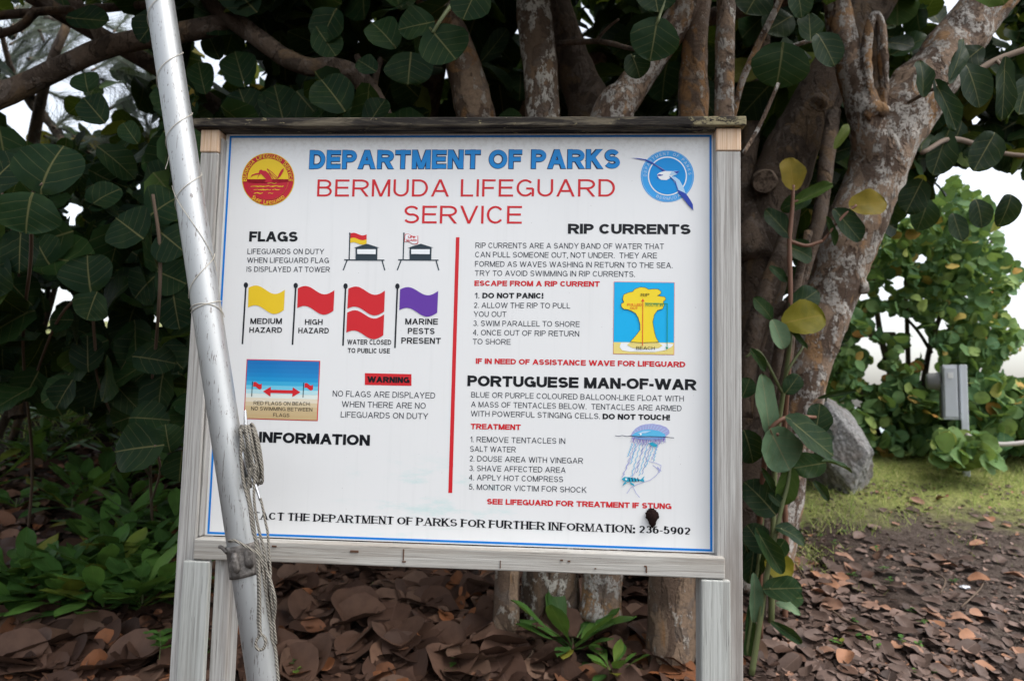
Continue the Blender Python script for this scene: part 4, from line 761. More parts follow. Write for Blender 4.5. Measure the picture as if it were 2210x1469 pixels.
# beach picture
a = Art(); tl, tr, br, bl = [np.array(q3(*p)) for p in ((487, 641), (1070, 655), (1050, 1132), (463, 1115))]
a.poly([tl, tr, br, bl], 'red', 1); ins = lambda u, v: tl * (1 - u) * (1 - v) + tr * u * (1 - v) + br * u * v + bl * (1 - u) * v; n = len(SKYG)
for i in range(n): a.poly([ins(.012, .014 + .972 * i / n), ins(.988, .014 + .972 * i / n), ins(.988, .014 + .972 * (i + 1) / n), ins(.012, .014 + .972 * (i + 1) / n)], 'g%d' % i, 2)
for dx, dy in ((0, 0), (406, 9)):
    a.stroke([q3(534 + dx, 820 + dy), q3(528 + dx, 935 + dy)], 1.6, 'flagblk', 3); a.poly(wave(q3(541 + dx, 826 + dy), q3(608 + dx, 834 + dy), q3(607 + dx, 874 + dy), q3(539 + dx, 862 + dy), 3), 'red', 3)
a.poly([q3(*p) for p in ((616, 897), (680, 860), (679, 884), (852, 888), (853, 864), (914, 904), (849, 942), (850, 914), (677, 910), (676, 938))], 'red', 3)
for t in (("RED FLAGS ON BEACH:", 547.6, 873, 670, 875, 7.8), ("NO SWIMMING BETWEEN", 542.4, 884.6, 674.2, 887.4, 7.8), ("FLAGS", 589.8, 898.6, 624.9, 899.6, 7.8)): a.text(*t, 'black', .13, 3)
a.done("beach_picture")
a = Art(); a.poly([q3(1424, 752), q3(1793, 760), q3(1793, 853), q3(1423, 846)], 'red', 1); a.text("WARNING", 792.6, 824.6, 884, 826.2, 12.8, 'black', .29, 2)
for t in (("NO FLAGS ARE DISPLAYED", 718, 855.1, 939, 859.5, 12.8), ("WHEN THERE ARE NO", 737.6, 877.8, 918.7, 881.6, 12.8), ("LIFEGUARDS ON DUTY", 735.4, 900.2, 924, 904.2, 12.8)): a.text(*t, 'grey', .13)
a.done("warning_lettering")
# round lifeguard emblem
a = Art(); ex, ey = 578.8, 387.2; a.disc(ex, ey, 56.8, 'yellow', 1); a.disc(ex, ey, 55, 'crimson', 2); a.disc(ex, ey, 44.5, 'yellow', 3)
th = [math.pi * (1.0 - 1.0 * i / 20) for i in range(21)]
low = [(ex - 44.3 + 88.6 * i / 24, ey + 5 + 2.2 * math.sin(i * 1.9) + 2.5 * math.sin(i * .5)) for i in range(25)] + [(ex + 44.3 * math.cos(t), ey + 44.3 * abs(math.sin(t))) for t in th[::-1]]
a.poly(low, 'crimson', 4)
for i in range(34):
    y = ey + 9 + (i * 7.3) % 22; hw = math.sqrt(max(0, 43.5 ** 2 - (y - ey) ** 2)); x = ex + (random.random() * 2 - 1) * (hw - 8); ln = 5 + random.random() * 9
    if y > ey + 20 and random.random() < .5: continue
    a.stroke([(x - ln, y), (x - ln * .3, y - 1.2), (x + ln * .4, y + .6), (x + ln * .9, y - .6)], .9, 'yellow', 5)
e1 = lambda p: q1(*p)
a.poly([e1(p) for p in ((518, 495), (530, 470), (560, 458), (585, 455), (590, 435), (604, 428), (616, 436), (640, 438), (665, 460), (682, 490), (695, 515), (690, 530), (632, 528), (642, 505), (620, 480), (600, 462), (590, 470), (572, 500), (585, 466), (548, 472), (528, 484))], 'crimson', 5)
a.poly([e1(p) for p in ((735, 492), (745, 462), (765, 430), (783, 416), (780, 440), (762, 474), (742, 496))], 'crimson', 5)
a.stroke([e1((650, 425)), e1((680, 462)), e1((722, 498)), e1((738, 498))], 1.2, 'crimson', 5); a.stroke([e1((652, 422)), e1((690, 450)), e1((733, 492))], 1.2, 'crimson', 5); a.stroke([e1((668, 455)), e1((700, 500)), e1((706, 512))], 1.2, 'crimson', 5)
a.arc("Bermuda Lifeguard Service", ex, ey, 45.6, 186, -6, 9.4, 'yellow', .17, 6, gap=.12); a.arc("Surf Lifeguard", ex, ey, 54.2, 229, 313, 8.8, 'yellow', .17, 6, inner=True, gap=.12); a.done("lifeguard_emblem")
# parks emblem with the bird
q2 = lambda x, y: (x / 3.1571 + 950, y / 3.1575 + 250)
a = Art(); bx, by = q2(1548, 412); a.disc(bx, by, 57.5, 'ring', 1, ry=56); a.ring(bx, by, 54.6, 55.2, 'pale', 2); a.disc(bx, by, 42.2, 'white', 2); a.disc(bx, by, 39.6, 'disc', 3)
a.arc("DEPARTMENT OF PARKS", bx, by, 45.2, 181, 3, 6.6, 'pale', .16, 3, gap=.42); a.arc("BERMUDA", bx, by, 51.8, 241, 304, 6.6, 'pale', .16, 3, inner=True, gap=.35)
B = lambda *ps: [q2(*p) for p in ps]
a.poly(B((1302, 289), (1340, 290), (1400, 298), (1450, 322), (1500, 350), (1545, 382), (1520, 386), (1488, 358), (1440, 328), (1395, 305), (1340, 295)), 'deep', 5); a.poly(B((1440, 322), (1500, 352), (1545, 382), (1505, 362)), 'mid', 6)
a.poly(B((1478, 402), (1495, 388), (1530, 378), (1580, 380), (1620, 378), (1612, 400), (1580, 412), (1560, 430), (1540, 440), (1505, 438), (1484, 425)), 'white', 5); a.poly(B((1575, 382), (1630, 378), (1610, 402), (1560, 410)), 'pale', 6); a.poly(B((1590, 384), (1630, 378), (1612, 398)), 'deep', 7)
a.poly(B((1560, 414), (1600, 418), (1630, 440), (1655, 485), (1672, 530), (1650, 520), (1615, 505), (1608, 470), (1585, 440)), 'pale', 5); a.poly(B((1615, 505), (1650, 520), (1676, 535), (1700, 570), (1720, 605), (1724, 647), (1690, 610), (1650, 560), (1622, 525)), 'deep', 6); a.stroke(B((1562, 416), (1600, 450), (1618, 505)), 1.4, 'deep', 7)
a.poly(B((1482, 404), (1500, 398), (1520, 406), (1500, 412), (1480, 412)), 'deep', 6); a.disc(*q2(1505, 398), 2, 'white', 7, n=10); a.poly(B((1474, 424), (1486, 418), (1488, 428)), 'deep', 6); a.done("parks_emblem")
# rip current diagram
q4 = lambda x, y: (x / 3.1571 + 950, y / 3.1575 + 600)
R_ = lambda *ps: [q4(*p) for p in ps]
a = Art(); a.poly(R_((1183, 24), (1597, 29), (1594, 523), (1178, 517)), 'orange', 1); a.poly(R_((1186, 27), (1594, 32), (1592, 440), (1181, 436)), 'sky', 2); a.poly(R_((1181, 436), (1592, 440), (1591, 520), (1181, 514)), 'sand', 2)
a.poly(R_((1232, 440), (1545, 444), (1590, 450), (1575, 470), (1535, 490), (1460, 503), (1290, 500), (1240, 492), (1222, 470)), 'white', 3); a.poly(R_((1272, 455), (1300, 436), (1480, 436), (1515, 458), (1490, 476), (1400, 484), (1310, 476)), 'sand', 4)
cl = R_((1294, 434), (1330, 395), (1362, 352), (1360, 310), (1348, 270), (1330, 240), (1305, 226), (1280, 215), (1250, 212), (1234, 195), (1232, 175), (1250, 165), (1243, 140), (1250, 112), (1285, 98), (1312, 92), (1325, 75), (1360, 62), (1395, 64), (1420, 78), (1450, 74), (1485, 76), (1505, 92), (1502, 108), (1480, 120), (1500, 124), (1530, 128), (1537, 145), (1520, 160), (1525, 185), (1515, 210), (1480, 220), (1458, 250), (1448, 300), (1456, 350), (1468, 400), (1488, 436), (1440, 438), (1380, 440), (1340, 438))
a.poly(cl, 'yel2', 5)
for i in range(len(cl)): a.stroke([cl[i - 1], cl[i]], .8, 'grey', 6)
a.stroke(R_((1380, 150), (1378, 460)), 1.6, 'orange', 7); a.poly(R_((1380, 140), (1391, 160), (1368, 160)), 'orange', 7); a.stroke(R_((1395, 172), (1546, 175), (1545, 475)), 1.5, 'green', 7); a.poly(R_((1533, 470), (1556, 471), (1544, 486)), 'green', 7)
a.text("RIP", *q4(1366, 126), *q4(1424, 126), 6.6, 'black', .13, 8); a.text("PULLED", *q4(1274, 190), *q4(1373, 191), 5.4, 'orange', .16, 8); a.text("OUT", *q4(1294, 213), *q4(1346, 214), 5.2, 'orange', .16, 8); a.text("ROUTE IN", *q4(1398, 192), *q4(1516, 193), 5.2, 'green', .16, 8); a.text("BEACH", *q4(1335, 487), *q4(1461, 488), 6.8, 'black', .13, 8); a.done("rip_diagram")
# man of war drawing
q6 = lambda x, y: (x / 3.1571 + 950, y / 3.157 + 880)
J = lambda *ps: [q6(*p) for p in ps]
a = Art(); fr = J((1296, 190), (1310, 165), (1330, 140), (1362, 120), (1400, 110), (1450, 107), (1500, 115), (1540, 130), (1560, 152), (1562, 172), (1545, 186), (1530, 200)); a.poly(fr, 'lav', 2)
for i in range(12):
    t = i / 11; a.stroke(J((1335 + 180 * t, 172 - 30 * math.sin(math.pi * t)), (1318 + 232 * t, 152 - 38 * math.sin(math.pi * t))), 1.0, 'pale', 3)
a.poly(J((1300, 190), (1330, 168), (1380, 150), (1430, 146), (1490, 156), (1535, 180), (1530, 194), (1420, 192)), 'aqua', 3); a.poly(J((1340, 175), (1380, 158), (1440, 154), (1400, 170)), 'pale', 4); a.disc(*q6(1366, 178), 2.2, 'white', 5, n=10)
a.poly(J((1300, 190), (1350, 196), (1430, 198), (1535, 194), (1510, 212), (1430, 218), (1350, 212)), 'mid', 4); a.stroke(J((1192, 188), (1215, 192), (1240, 187), (1270, 193), (1300, 189), (1350, 196), (1430, 193), (1535, 197), (1560, 200), (1592, 203)), 1.2, 'navy', 5)
for i in range(46):
    x = 1305 + 228 * i / 45; y0 = 200 + 10 * math.sin(math.pi * i / 45); a.stroke(J((x, y0), (x + random.uniform(-8, 8), y0 + 22), (x + random.uniform(-14, 14), y0 + 34 + 16 * math.sin(math.pi * i / 45) * random.random())), 1.2, random.choice(['violet', 'violet', 'lav', 'mid']), 4, taper=.3)
a.poly(J((1420, 240), (1445, 232), (1480, 250), (1470, 266), (1440, 258)), 'teal', 5)
for x0, x1, yb, c_ in ((1310, 1278, 330, 'aqua'), (1325, 1250, 455, 'lav'), (1335, 1300, 380, 'aqua'), (1352, 1238, 470, 'lav'), (1365, 1302, 465, 'aqua'), (1385, 1340, 440, 'mid'), (1400, 1310, 475, 'lav'), (1415, 1355, 460, 'aqua'), (1440, 1375, 450, 'mid'), (1462, 1400, 400, 'aqua'), (1478, 1455, 360, 'aqua'), (1490, 1440, 350, 'lav')):
    a.stroke(J(*[(x0 + (x1 - x0) * t / 16 + 5 * math.sin(t * 2.1 + x0), 240 + (yb - 240) * t / 16) for t in range(17)]), 1.1, c_, 3)
a.stroke(J((1440, 262), (1405, 290), (1395, 330), (1420, 362), (1470, 374), (1505, 390), (1500, 420), (1470, 460), (1430, 490), (1390, 502), (1340, 520)), 1.0, 'lav', 3); a.stroke(J((1340, 520), (1300, 540), (1272, 580)), 1, 'lav', 3); a.stroke(J((1310, 530), (1335, 580), (1358, 608)), 1, 'lav', 3); a.stroke(J((1450, 390), (1505, 430), (1480, 400), (1495, 440)), 1.2, 'lav', 3)
a.poly(J((1236, 482), (1255, 468), (1290, 470), (1330, 478), (1365, 486), (1392, 462), (1384, 482), (1392, 502), (1362, 496), (1320, 500), (1280, 502), (1250, 496)), 'teal', 5); a.poly(J((1258, 500), (1272, 508), (1240, 530)), 'teal', 5); a.poly(J((1290, 502), (1318, 516), (1325, 532), (1300, 520)), 'teal', 5); a.disc(*q6(1266, 484), 2.2, 'white', 6, n=10)
for x in (1285, 1305, 1325, 1345): a.stroke(J((x, 474), (x + 6, 498)), 1.8, 'navy', 6)
a.done("man_of_war_drawing")
# dark furry clump on the sheet
bm = bmesh.new(); bmesh.ops.create_icosphere(bm, subdivisions=4, radius=1); x, z = U(1407, 1116)
for v in bm.verts:
    c_ = v.co.copy(); f_ = 1 + .22 * noise.noise(c_ * 5) + .12 * noise.noise(c_ * 14); taper = .75 + .25 * c_.z if c_.z < 0 else 1
    v.co = Vector((c_.x * .0155 * f_ * taper, max(c_.y, -1) * .010 * f_, c_.z * .0215 * f_))
nest = mk("mud_nest", [SC + ux * (x + v.co.x) + uy * (v.co.y - .006) + Vector((0, 0, z + v.co.z)) for v in bm.verts], [tuple(v.index for v in f.verts) for f in bm.faces], M['nest']); bm.free()
tag(nest, "dark brown crumbly clump stuck on the sign above its phone number", "nest")
# ------------------------------------------------------------------ leaning flag pole
pa, pb = P(345, 0, 1.60), P(568, 1469, 1.555); pd = (pa - pb).normalized()
tb = (pb.z - gh(pb.x, pb.y)) / pd.z; base = pb - pd * (tb + .1); top = pa + pd * 1.5; RP = .0320
pole = empty("flagpole", base, "scratched silver aluminium pole leaning in front of the sign", "pole")
g = Geo(); g.tube([(*base, RP), (*base.lerp(top, .33), RP), (*base.lerp(top, .66), RP * .99), (*top, RP * .97)], sides=40, n=8); g.build("tube", M['alu'], pole, True)
def onpole(py, ang=0.0, r=RP, ahead=0.0):
    """point on the pole at picture height py, ang measured from the side that faces the camera"""
    lo, hi = 0.0, 1.0
    for _ in range(40):
        m_ = (lo + hi) / 2; q = base.lerp(top, m_) - EYE; y = CY - FOC * q.dot(upv) / q.dot(fwd)
        if y > py: lo = m_
        else: hi = m_
    c_ = base.lerp(top, lo); fr = (EYE - c_); fr = (fr - pd * fr.dot(pd)).normalized(); sd_ = pd.cross(fr); sd_ = sd_ if sd_.x > 0 else -sd_
    return c_ + (fr * math.cos(ang) + sd_ * math.sin(ang)) * r
# sleeve clamp
g = Geo(); n0, n1 = onpole(1172, 0, 0), onpole(1240, 0, 0)
g.tube([(*n1, RP * 1.14), (*n1.lerp(n0, .5), RP * 1.10), (*n0, RP * 1.10)], sides=36, n=4)
for an, py0, py1, r_ in ((-.55, 1184, 1228, .009), (.25, 1180, 1224, .010)): g.tube([(*onpole(py1, an, RP * 1.08), .003), (*onpole(py1 - 8, an, RP * 1.1), r_), (*onpole((py0 + py1) / 2, an, RP * 1.1), r_), (*onpole(py0 + 8, an, RP * 1.1), r_ * .9), (*onpole(py0, an, RP * 1.08), .003)], sides=12, n=4)
g.build("clamp", M['sleeve'], pole, True)
g = Geo(); g.tube([(*onpole(1182, -1.2, RP * 1.12), .004), (*onpole(1170, -1.5, RP * 1.3), .004), (*onpole(1168, -1.62, RP * 1.45), .004)], sides=8); g.build("pin", M['sleeve'], pole, True)
# cleat
def cl(pts, r=.0042):
    return [(*onpole(py, an, RP + out), rr) for py, an, out, rr in pts]
g = Geo(); g.tube(cl([(895, 1.05, .022, .0022), (910, 1.05, .020, .0035), (935, 1.05, .016, .0046), (965, 1.05, .010, .006), (1000, 1.05, .008, .007), (1030, 1.05, .010, .006), (1050, 1.0, .018, .0046), (1072, .98, .024, .0031), (1090, .96, .027, .0022)]), sides=12, n=5); g.box(*[tuple(v) for v in (onpole(1000, 1.05, RP) - Vector((.006, .006, .02)), onpole(1000, 1.05, RP) + Vector((.006, .006, .02)))], 0, .002); g.build("cleat", M['chrome'], pole, True)
# rope hank on the cleat and its tails
rope = empty("rope", onpole(990, 1.1, RP + .02), "grey braided rope hank wound on the pole's cleat with tails hanging down", "rope")
g = Geo()
for i in range(9):
    a0 = .62 + .105 * i + random.uniform(-.03, .03); t0 = 928 + random.uniform(-6, 10); b0 = 1048 + random.uniform(-14, 10); o_ = .014 + .010 * math.sin(i * 1.3) + .004 * (i % 3)
    pts = [(*onpole(t0 + 12, a0 + .16, RP + o_ - .006), .0029), (*onpole(t0, a0 + .05, RP + o_ + .002), .0031), (*onpole(t0 + 18, a0 - .06, RP + o_ + .010), .0031), (*onpole((t0 + b0) / 2, a0 - .07 + random.uniform(-.05, .05), RP + o_ + .013), .0031), (*onpole(b0 - 14, a0 + .02, RP + o_ + .010), .0031), (*onpole(b0, a0 + .13, RP + o_ + .002), .0031), (*onpole(b0 - 20, a0 + .2, RP + o_ - .008), .0029)]
    g.tube(pts, sides=8, n=6)
g.build("hank", M['rope'], rope, True)
def roped(name, pts, r=.0033):
    g = Geo(); g.tube([(*P(px, py, Y), r) for px, py, Y in pts], sides=8, n=7); g.build(name, M['rope'], rope, True)
YR = 1.515
roped("tail", [(521, 945, YR), (520, 990, YR), (526, 1040, YR), (538, 1090, YR), (545, 1140, YR), (560, 1190, YR), (578, 1235, YR), (590, 1275, YR - .01), (594, 1300, YR - .01), (592, 1330, YR), (586, 1370, YR), (594, 1400, YR), (598, 1440, YR), (603, 1490, YR), (612, 1580, YR)])
roped("tail", [(540, 1010, YR), (536, 1060, YR + .004), (545, 1110, YR), (552, 1170, YR), (556, 1220, YR - .004), (558, 1290, YR), (557, 1340, YR), (560, 1368, YR - .004), (554, 1380, YR - .006), (552, 1392, YR - .006), (558, 1401, YR - .006), (568, 1399, YR - .006), (573, 1386, YR - .006), (569, 1372, YR - .006), (562, 1364, YR - .008), (561, 1320, YR - .006), (560, 1250, YR - .008), (556, 1180, YR)], .0031)
roped("tail", [(562, 1074, YR), (567, 1095, YR), (572, 1122, YR), (578, 1150, YR), (580, 1190, YR), (584, 1235, YR), (582, 1262, YR), (590, 1330, YR), (596, 1388, YR)], .0026)
roped("tail", [(494, 1167, YR + .02), (506, 1166, YR + .0), (530, 1178, YR - .005), (556, 1196, YR - .005), (566, 1220, YR), (571, 1260, YR), (580, 1310, YR), (588, 1370, YR), (594, 1398, YR)], .0029)
roped("tail", [(552, 1000, YR), (548, 1070, YR), (556, 1130, YR), (568, 1180, YR), (576, 1230, YR), (576, 1290, YR), (584, 1350, YR), (592, 1392, YR)], .0029)
# thin string wound round the pole
g = Geo(); pts = []
for (pya, pyb, turns, st_) in ((-40, 500, 4.1, -1.2),):
    n = 150
    for i in range(n + 1):
        t = i / n; an = 2.6 - t * turns * 2 * math.pi; pts.append((*onpole(pya + (pyb - pya) * t, an, RP + .0016), .0008))
g.tube(pts, sides=5, n=1, cap=False); pts = [(*onpole(400 + 190 * i / 20, -1.5 + 3.0 * i / 20, RP + .0016), .0008) for i in range(21)]; g.tube(pts, sides=5, n=1, cap=False)
pts = [(*onpole(640 - 90 * i / 30 + 0, -1.6 + 3.2 * i / 30, RP + .0016), .0008) for i in range(31)]; g.tube(pts, sides=5, n=1, cap=False); pts = [(*onpole(664 + 24 * i / 30 - 14 * math.sin(i / 30 * 3.14), -1.6 + 3.2 * i / 30, RP + .0018), .0009) for i in range(31)]; g.tube(pts, sides=5, n=1, cap=False)
pts = [(*onpole(672 - 18 * i / 30, -1.5 + 3.0 * i / 30, RP + .0018), .0009) for i in range(31)]; g.tube(pts, sides=5, n=1, cap=False)
g.tube([(*P(366, 300, 1.58), .0008), (*P(364, 340, 1.57), .0008), (*P(357, 365, 1.57), .001)], sides=5, n=4, cap=False)
s_ = g.build("string", M['string'], None, True); tag(s_, "thin pale string wound in loose turns around the leaning pole", "string")
# ------------------------------------------------------------------ leafy shoots right of the post
def shoot(name, root, label, stems, lv, mat='stem'):
    t = empty(name, root, label, "shoot", None); g = Geo()
    for s in stems: limb(g, s, sides=8, bump=.03, bs=20)
    g.build("stem", M[mat], t, True)
    for h in lv:
        m_ = h[4]; L = Leafs(); kw = dict(h[5]) if len(h) > 5 else {}
        hero(L, h[0], h[1], h[2], h[3], rnd=kw.pop('rnd', (0, 1) if m_ != 'leaf' else (.2, .75)), **kw); L.build("leaf", M[m_], t)
Yp = 2.15; DY = 1.48
shoot("sea_grape_shoot", G(1694, 1345), "upright reddish shoot with two yellowing leaves on top, against the dark leaning trunk",
      [[(1694, 1350, 2.35, 12), (1696, 1160, 2.35, 12), (1690, 980, 2.3, 11), (1702, 800, 2.2, 10), (1706, 640, Yp, 10), (1704, 520, Yp, 10), (1710, 450, Yp, 9), (1712, 400, Yp, 7)], [(1712, 436, Yp, 6), (1722, 433, Yp, 6)], [(1775, 520, Yp, 6), (1820, 466, Yp, 6), (1848, 443, Yp, 6)], [(1704, 520, Yp, 9), (1740, 530, Yp, 8), (1775, 520, Yp, 7)]],
      [((1712, 399), (1706, 338), 58, Yp, 'yellow'), ((1724, 434), (1797, 399), 30, Yp, 'leaf', dict(rnd=(.86, .92), tilt=-.3)), ((1846, 444), (1916, 432), 64, Yp, 'yellow'), ((1958, 428), (1992, 380), 30, 2.3, 'yellow'), ((1698, 502), (1651, 452), 46, Yp, 'leaf'), ((1810, 462), (1858, 520), 58, Yp, 'leaf'), ((1786, 478), (1804, 530), 18, Yp, 'leaf'), ((1708, 535), (1760, 552), 56, 2.25, 'leaf'), ((1806, 312), (1835, 262), 22, 2.3, 'leaf', dict(rnd=(.86, .93))), ((1740, 430), (1690, 445), 40, 2.3, 'leaf')], 'redstem')
shoot("sea_grape_shoot", G(1664, 1360), "shoot with one large olive yellow leaf at mid height beside the sign post",
      [[(1664, 1365, 2.3, 14), (1672, 1000, 2.25, 12), (1690, 850, 2.2, 10), (1705, 740, Yp, 9), (1707, 694, Yp, 8)], [(1690, 850, 2.2, 7), (1640, 760, Yp, 6), (1610, 770, Yp, 5)], [(1688, 840, 2.2, 7), (1700, 800, Yp, 6), (1735, 745, Yp, 5)]],
      [((1705, 694), (1784, 674), 80, 2.1, 'yellow', dict(rnd=(0, .3))), ((1716, 660), (1770, 622), 54, 2.15, 'leaf'), ((1668, 580), (1702, 606), 24, 2.15, 'leaf'), ((1672, 700), (1694, 752), 44, 2.1, 'pale'), ((1660, 680), (1630, 640), 34, 2.15, 'leaf'), ((1700, 842), (1726, 808), 40, 2.1, 'leaf'), ((1735, 745), (1700, 700), 14, 2.1, 'leaf'), ((1625, 760), (1656, 800), 22, 2.1, 'leaf'), ((1605, 850), (1620, 815), 40, 2.2, 'leaf')], 'stem')
shoot("sea_grape_shoot", G(1640, 1375), "shoot carrying the biggest grey green leaves, in front of the boulder",
      [[(1640, 1380, 2.2, 14), (1640, 1120, 2.1, 13), (1650, 1000, 2.05, 12), (1662, 930, 2.0, 11), (1700, 900, 2.0, 10), (1760, 900, 2.05, 7)], [(1662, 930, 2.0, 8), (1680, 938, 1.98, 7)], [(1700, 903, 2.0, 8), (1716, 913, 1.97, 6)]],
      [((1659, 917), (1648, 806), 46, 2.0, 'pale'), ((1761, 930), (1772, 870), 56, 2.05, 'leaf'), ((1668, 940), (1706, 1014), 104, 1.98, 'pale', dict(rnd=(0, .3), face=(0, -1, .7))), ((1714, 913), (1798, 984), 88, 1.95, 'leaf', dict(face=(0, -.8, .9))), ((1786, 996), (1842, 1011), 30, 2.0, 'leaf', dict(face=(.2, -.3, 1))), ((1770, 1000), (1712, 1010), 56, 2.05, 'leaf', dict(rnd=(.6, .85))), ((1780, 856), (1850, 842), 13, 2.1, 'leaf'), ((1610, 940), (1630, 1000), 60, 2.05, 'leaf', dict(rnd=(0, .2)))], 'redstem')
shoot("sea_grape_shoot", G(1622, 1450), "low leafy shoot beside the foot of the sign post, with one yellow leaf",
      [[(1622, 1455, 2.0, 13), (1640, 1340, 2.0, 12), (1655, 1240, 2.0, 11), (1672, 1160, 2.0, 10), (1688, 1090, 2.0, 9), (1700, 1045, 2.0, 8), (1705, 1010, 2.0, 6)], [(1655, 1250, 2.0, 6), (1661, 1270, 1.98, 5)], [(1672, 1150, 2.0, 6), (1687, 1141, 1.98, 5)], [(1610, 1410, 2.1, 9), (1625, 1300, 2.1, 8), (1640, 1180, 2.1, 8), (1648, 1090, 2.1, 7)]],
      [((1664, 1098), (1616, 1040), 76, 2.05, 'leaf', dict(rnd=(.1, .3))), ((1664, 1068), (1690, 1090), 24, 2.0, 'leaf'), ((1703, 1020), (1690, 1092), 48, 2.0, 'leaf', dict(rnd=(.84, .9))), ((1648, 1018), (1678, 1062), 16, 2.0, 'leaf'), ((1762, 1044), (1790, 1080), 20, 2.1, 'leaf'), ((1687, 1141), (1747, 1164), 44, 1.98, 'leaf', dict(face=(.2, -.8, .8))), ((1645, 1180), (1614, 1132), 60, 2.05, 'leaf', dict(rnd=(.1, .3))), ((1640, 1155), (1686, 1236), 40, 1.97, 'leaf', dict(rnd=(.5, .7))), ((1690, 1170), (1672, 1200), 40, 2.05, 'leaf'), ((1662, 1215), (1714, 1236), 58, 2.06, 'yellow'), ((1661, 1270), (1732, 1268), 52, 1.98, 'leaf', dict(rnd=(.5, .75))), ((1690, 1290), (1738, 1290), 40, 2.03, 'leaf', dict(rnd=(.6, .8))), ((1684, 1305), (1730, 1322), 30, 2.0, 'pale', dict(face=(.1, -.6, 1))), ((1628, 1255), (1630, 1345), 30, 2.0, 'pale'), ((1676, 1349), (1734, 1388), 22, 1.98, 'leaf'), ((1625, 1200), (1618, 1260), 44, 2.1, 'leaf'), ((1620, 1320), (1612, 1440), 26, 2.1, 'leaf'), ((1610, 1180), (1640, 1250), 60, 2.12, 'leaf', dict(rnd=(0, .2)))], 'stem')
DY = 1.0
# ------------------------------------------------------------------ strap-leaved weeds
def weed(p, size, n, label, group=None, spread=1.0, up=.75):
    t = empty("leafy_weed", p, label, "plant", group); L = Leafs(); b = []; d = []; m = []; l = []
    for i in range(n):
        a = i * 2.4 + rng.normal() * .3; e = up * (.55 + .75 * i / n) + rng.normal() * .1
        dv = np.array([math.cos(a) * spread, math.sin(a) * spread, e]); dv /= np.linalg.norm(dv)
        b.append(np.array(p) + [0, 0, .01 + .05 * size * i / n]); d.append(dv); m.append(np.array([-math.cos(a) * e, -math.sin(a) * e, spread])); l.append(size * (.65 + .5 * rng.random()))
    L.add(STRAP, b, d, m, l, bend=.42, cup=.25, wav=.02); L.build("foliage", M['weed'], t)
    g = Geo(); g.tube([(p[0], p[1], p[2] - .02, .006), (p[0], p[1], p[2] + .05 * size / .2, .004)], sides=6); g.build("stem", M['stem'], t, True); return t
weed(G(1235, 1410), .30, 17, "bright green strap leaved plant at the tree foot below the sign", None, up=.8); weed(G(1320, 1462), .20, 12, "smaller strap leaved plant just in front of the one below the sign")
WPOS = [(95, 1290, .20), (150, 1312, .21), (222, 1330, .17), (285, 1312, .20), (335, 1290, .18), (35, 1260, .19), (205, 1255, .17), (265, 1220, .16), (330, 1200, .18), (365, 1190, .15), (20, 1310, .22)]
for x, y, s in WPOS: weed(G(x, y), s * 1.75, 12, "broad strap leaved weed in the front clump at the lower left", "weeds in the lower left front clump")
for i in range(16):
    x = random.uniform(-30, 390); y = random.uniform(1170, 1330); weed(G(x, y), random.uniform(.24, .36), 12, "broad strap leaved weed in the front clump at the lower left", "weeds in the lower left front clump")
for i in range(32):
    x = random.uniform(-60, 430); y = random.uniform(930, 1160); weed(G(x, y), random.uniform(.26, .42), 10, "shaded strap leaved weed in the dim patch under the left shrubs", "weeds under the left shrubs")
for i in range(40):
    x = random.uniform(-60, 430); y = random.uniform(800, 935); weed(G(x, y), random.uniform(.40, .60), 10, "dim green weed far back under the left shrubs", "weeds far back on the left")
# lobed seedling left of the sign leg
def seedling(p, h, n, L_, label, group):
    t = empty("seedling", p, label, "seedling", group); g = Geo(); g.tube([(*p, .0022), (p[0] + .006, p[1], p[2] + h * .6, .002), (p[0], p[1], p[2] + h, .0015)], sides=5, cap=False); g.build("stem", M['stem'], t, True); L = Leafs()
    b = []; d = []; m = []; l = []
    for i in range(n):
        a = i * 2.3 + rng.normal() * .3; b.append(np.array(p) + [0, 0, h * (.55 + .45 * i / max(1, n - 1))]); d.append([math.cos(a), math.sin(a), .25]); m.append([-.2 * math.cos(a), -.2 * math.sin(a), 1]); l.append(L_ * (.7 + .5 * rng.random()))
    L.add(OVAL, b, d, m, l, bend=.3, cup=.15); L.build("foliage", M['weed'], t)
seedling(G(340, 1450), .16, 9, .075, "taller seedling with toothed leaves just left of the sign's left leg", None)
for x, y in ((190, 1418), (228, 1412), (330, 1300), (425, 1240), (430, 1410), (450, 1425), (395, 1400), (630, 1452), (640, 1465), (812, 1276), (1020, 1362), (1040, 1352), (1000, 1425), (985, 1435), (965, 1458), (1095, 1375), (1500, 1455)): seedling(G(x, y), random.uniform(.02, .05), 4, .042, "tiny round leaved seedling sprouting through the dark leaf litter", "tiny seedlings in the dark litter")
for x, y in ((1800, 1180), (1770, 1160), (1890, 1195), (1905, 1230), (1920, 1260), (1830, 1370), (1850, 1385), (1815, 1400), (1965, 1330), (1990, 1350), (2060, 1262), (1945, 1395), (1895, 1410), (1870, 1385), (1840, 1350), (1975, 1455), (2010, 1462), (1800, 1395), (1760, 1130), (1820, 1150), (1840, 1250), (1985, 1400)): seedling(G(x, y), random.uniform(.015, .04), 4, .032, "tiny bright seedling among the pale litter on the right slope", "tiny seedlings on the right slope")
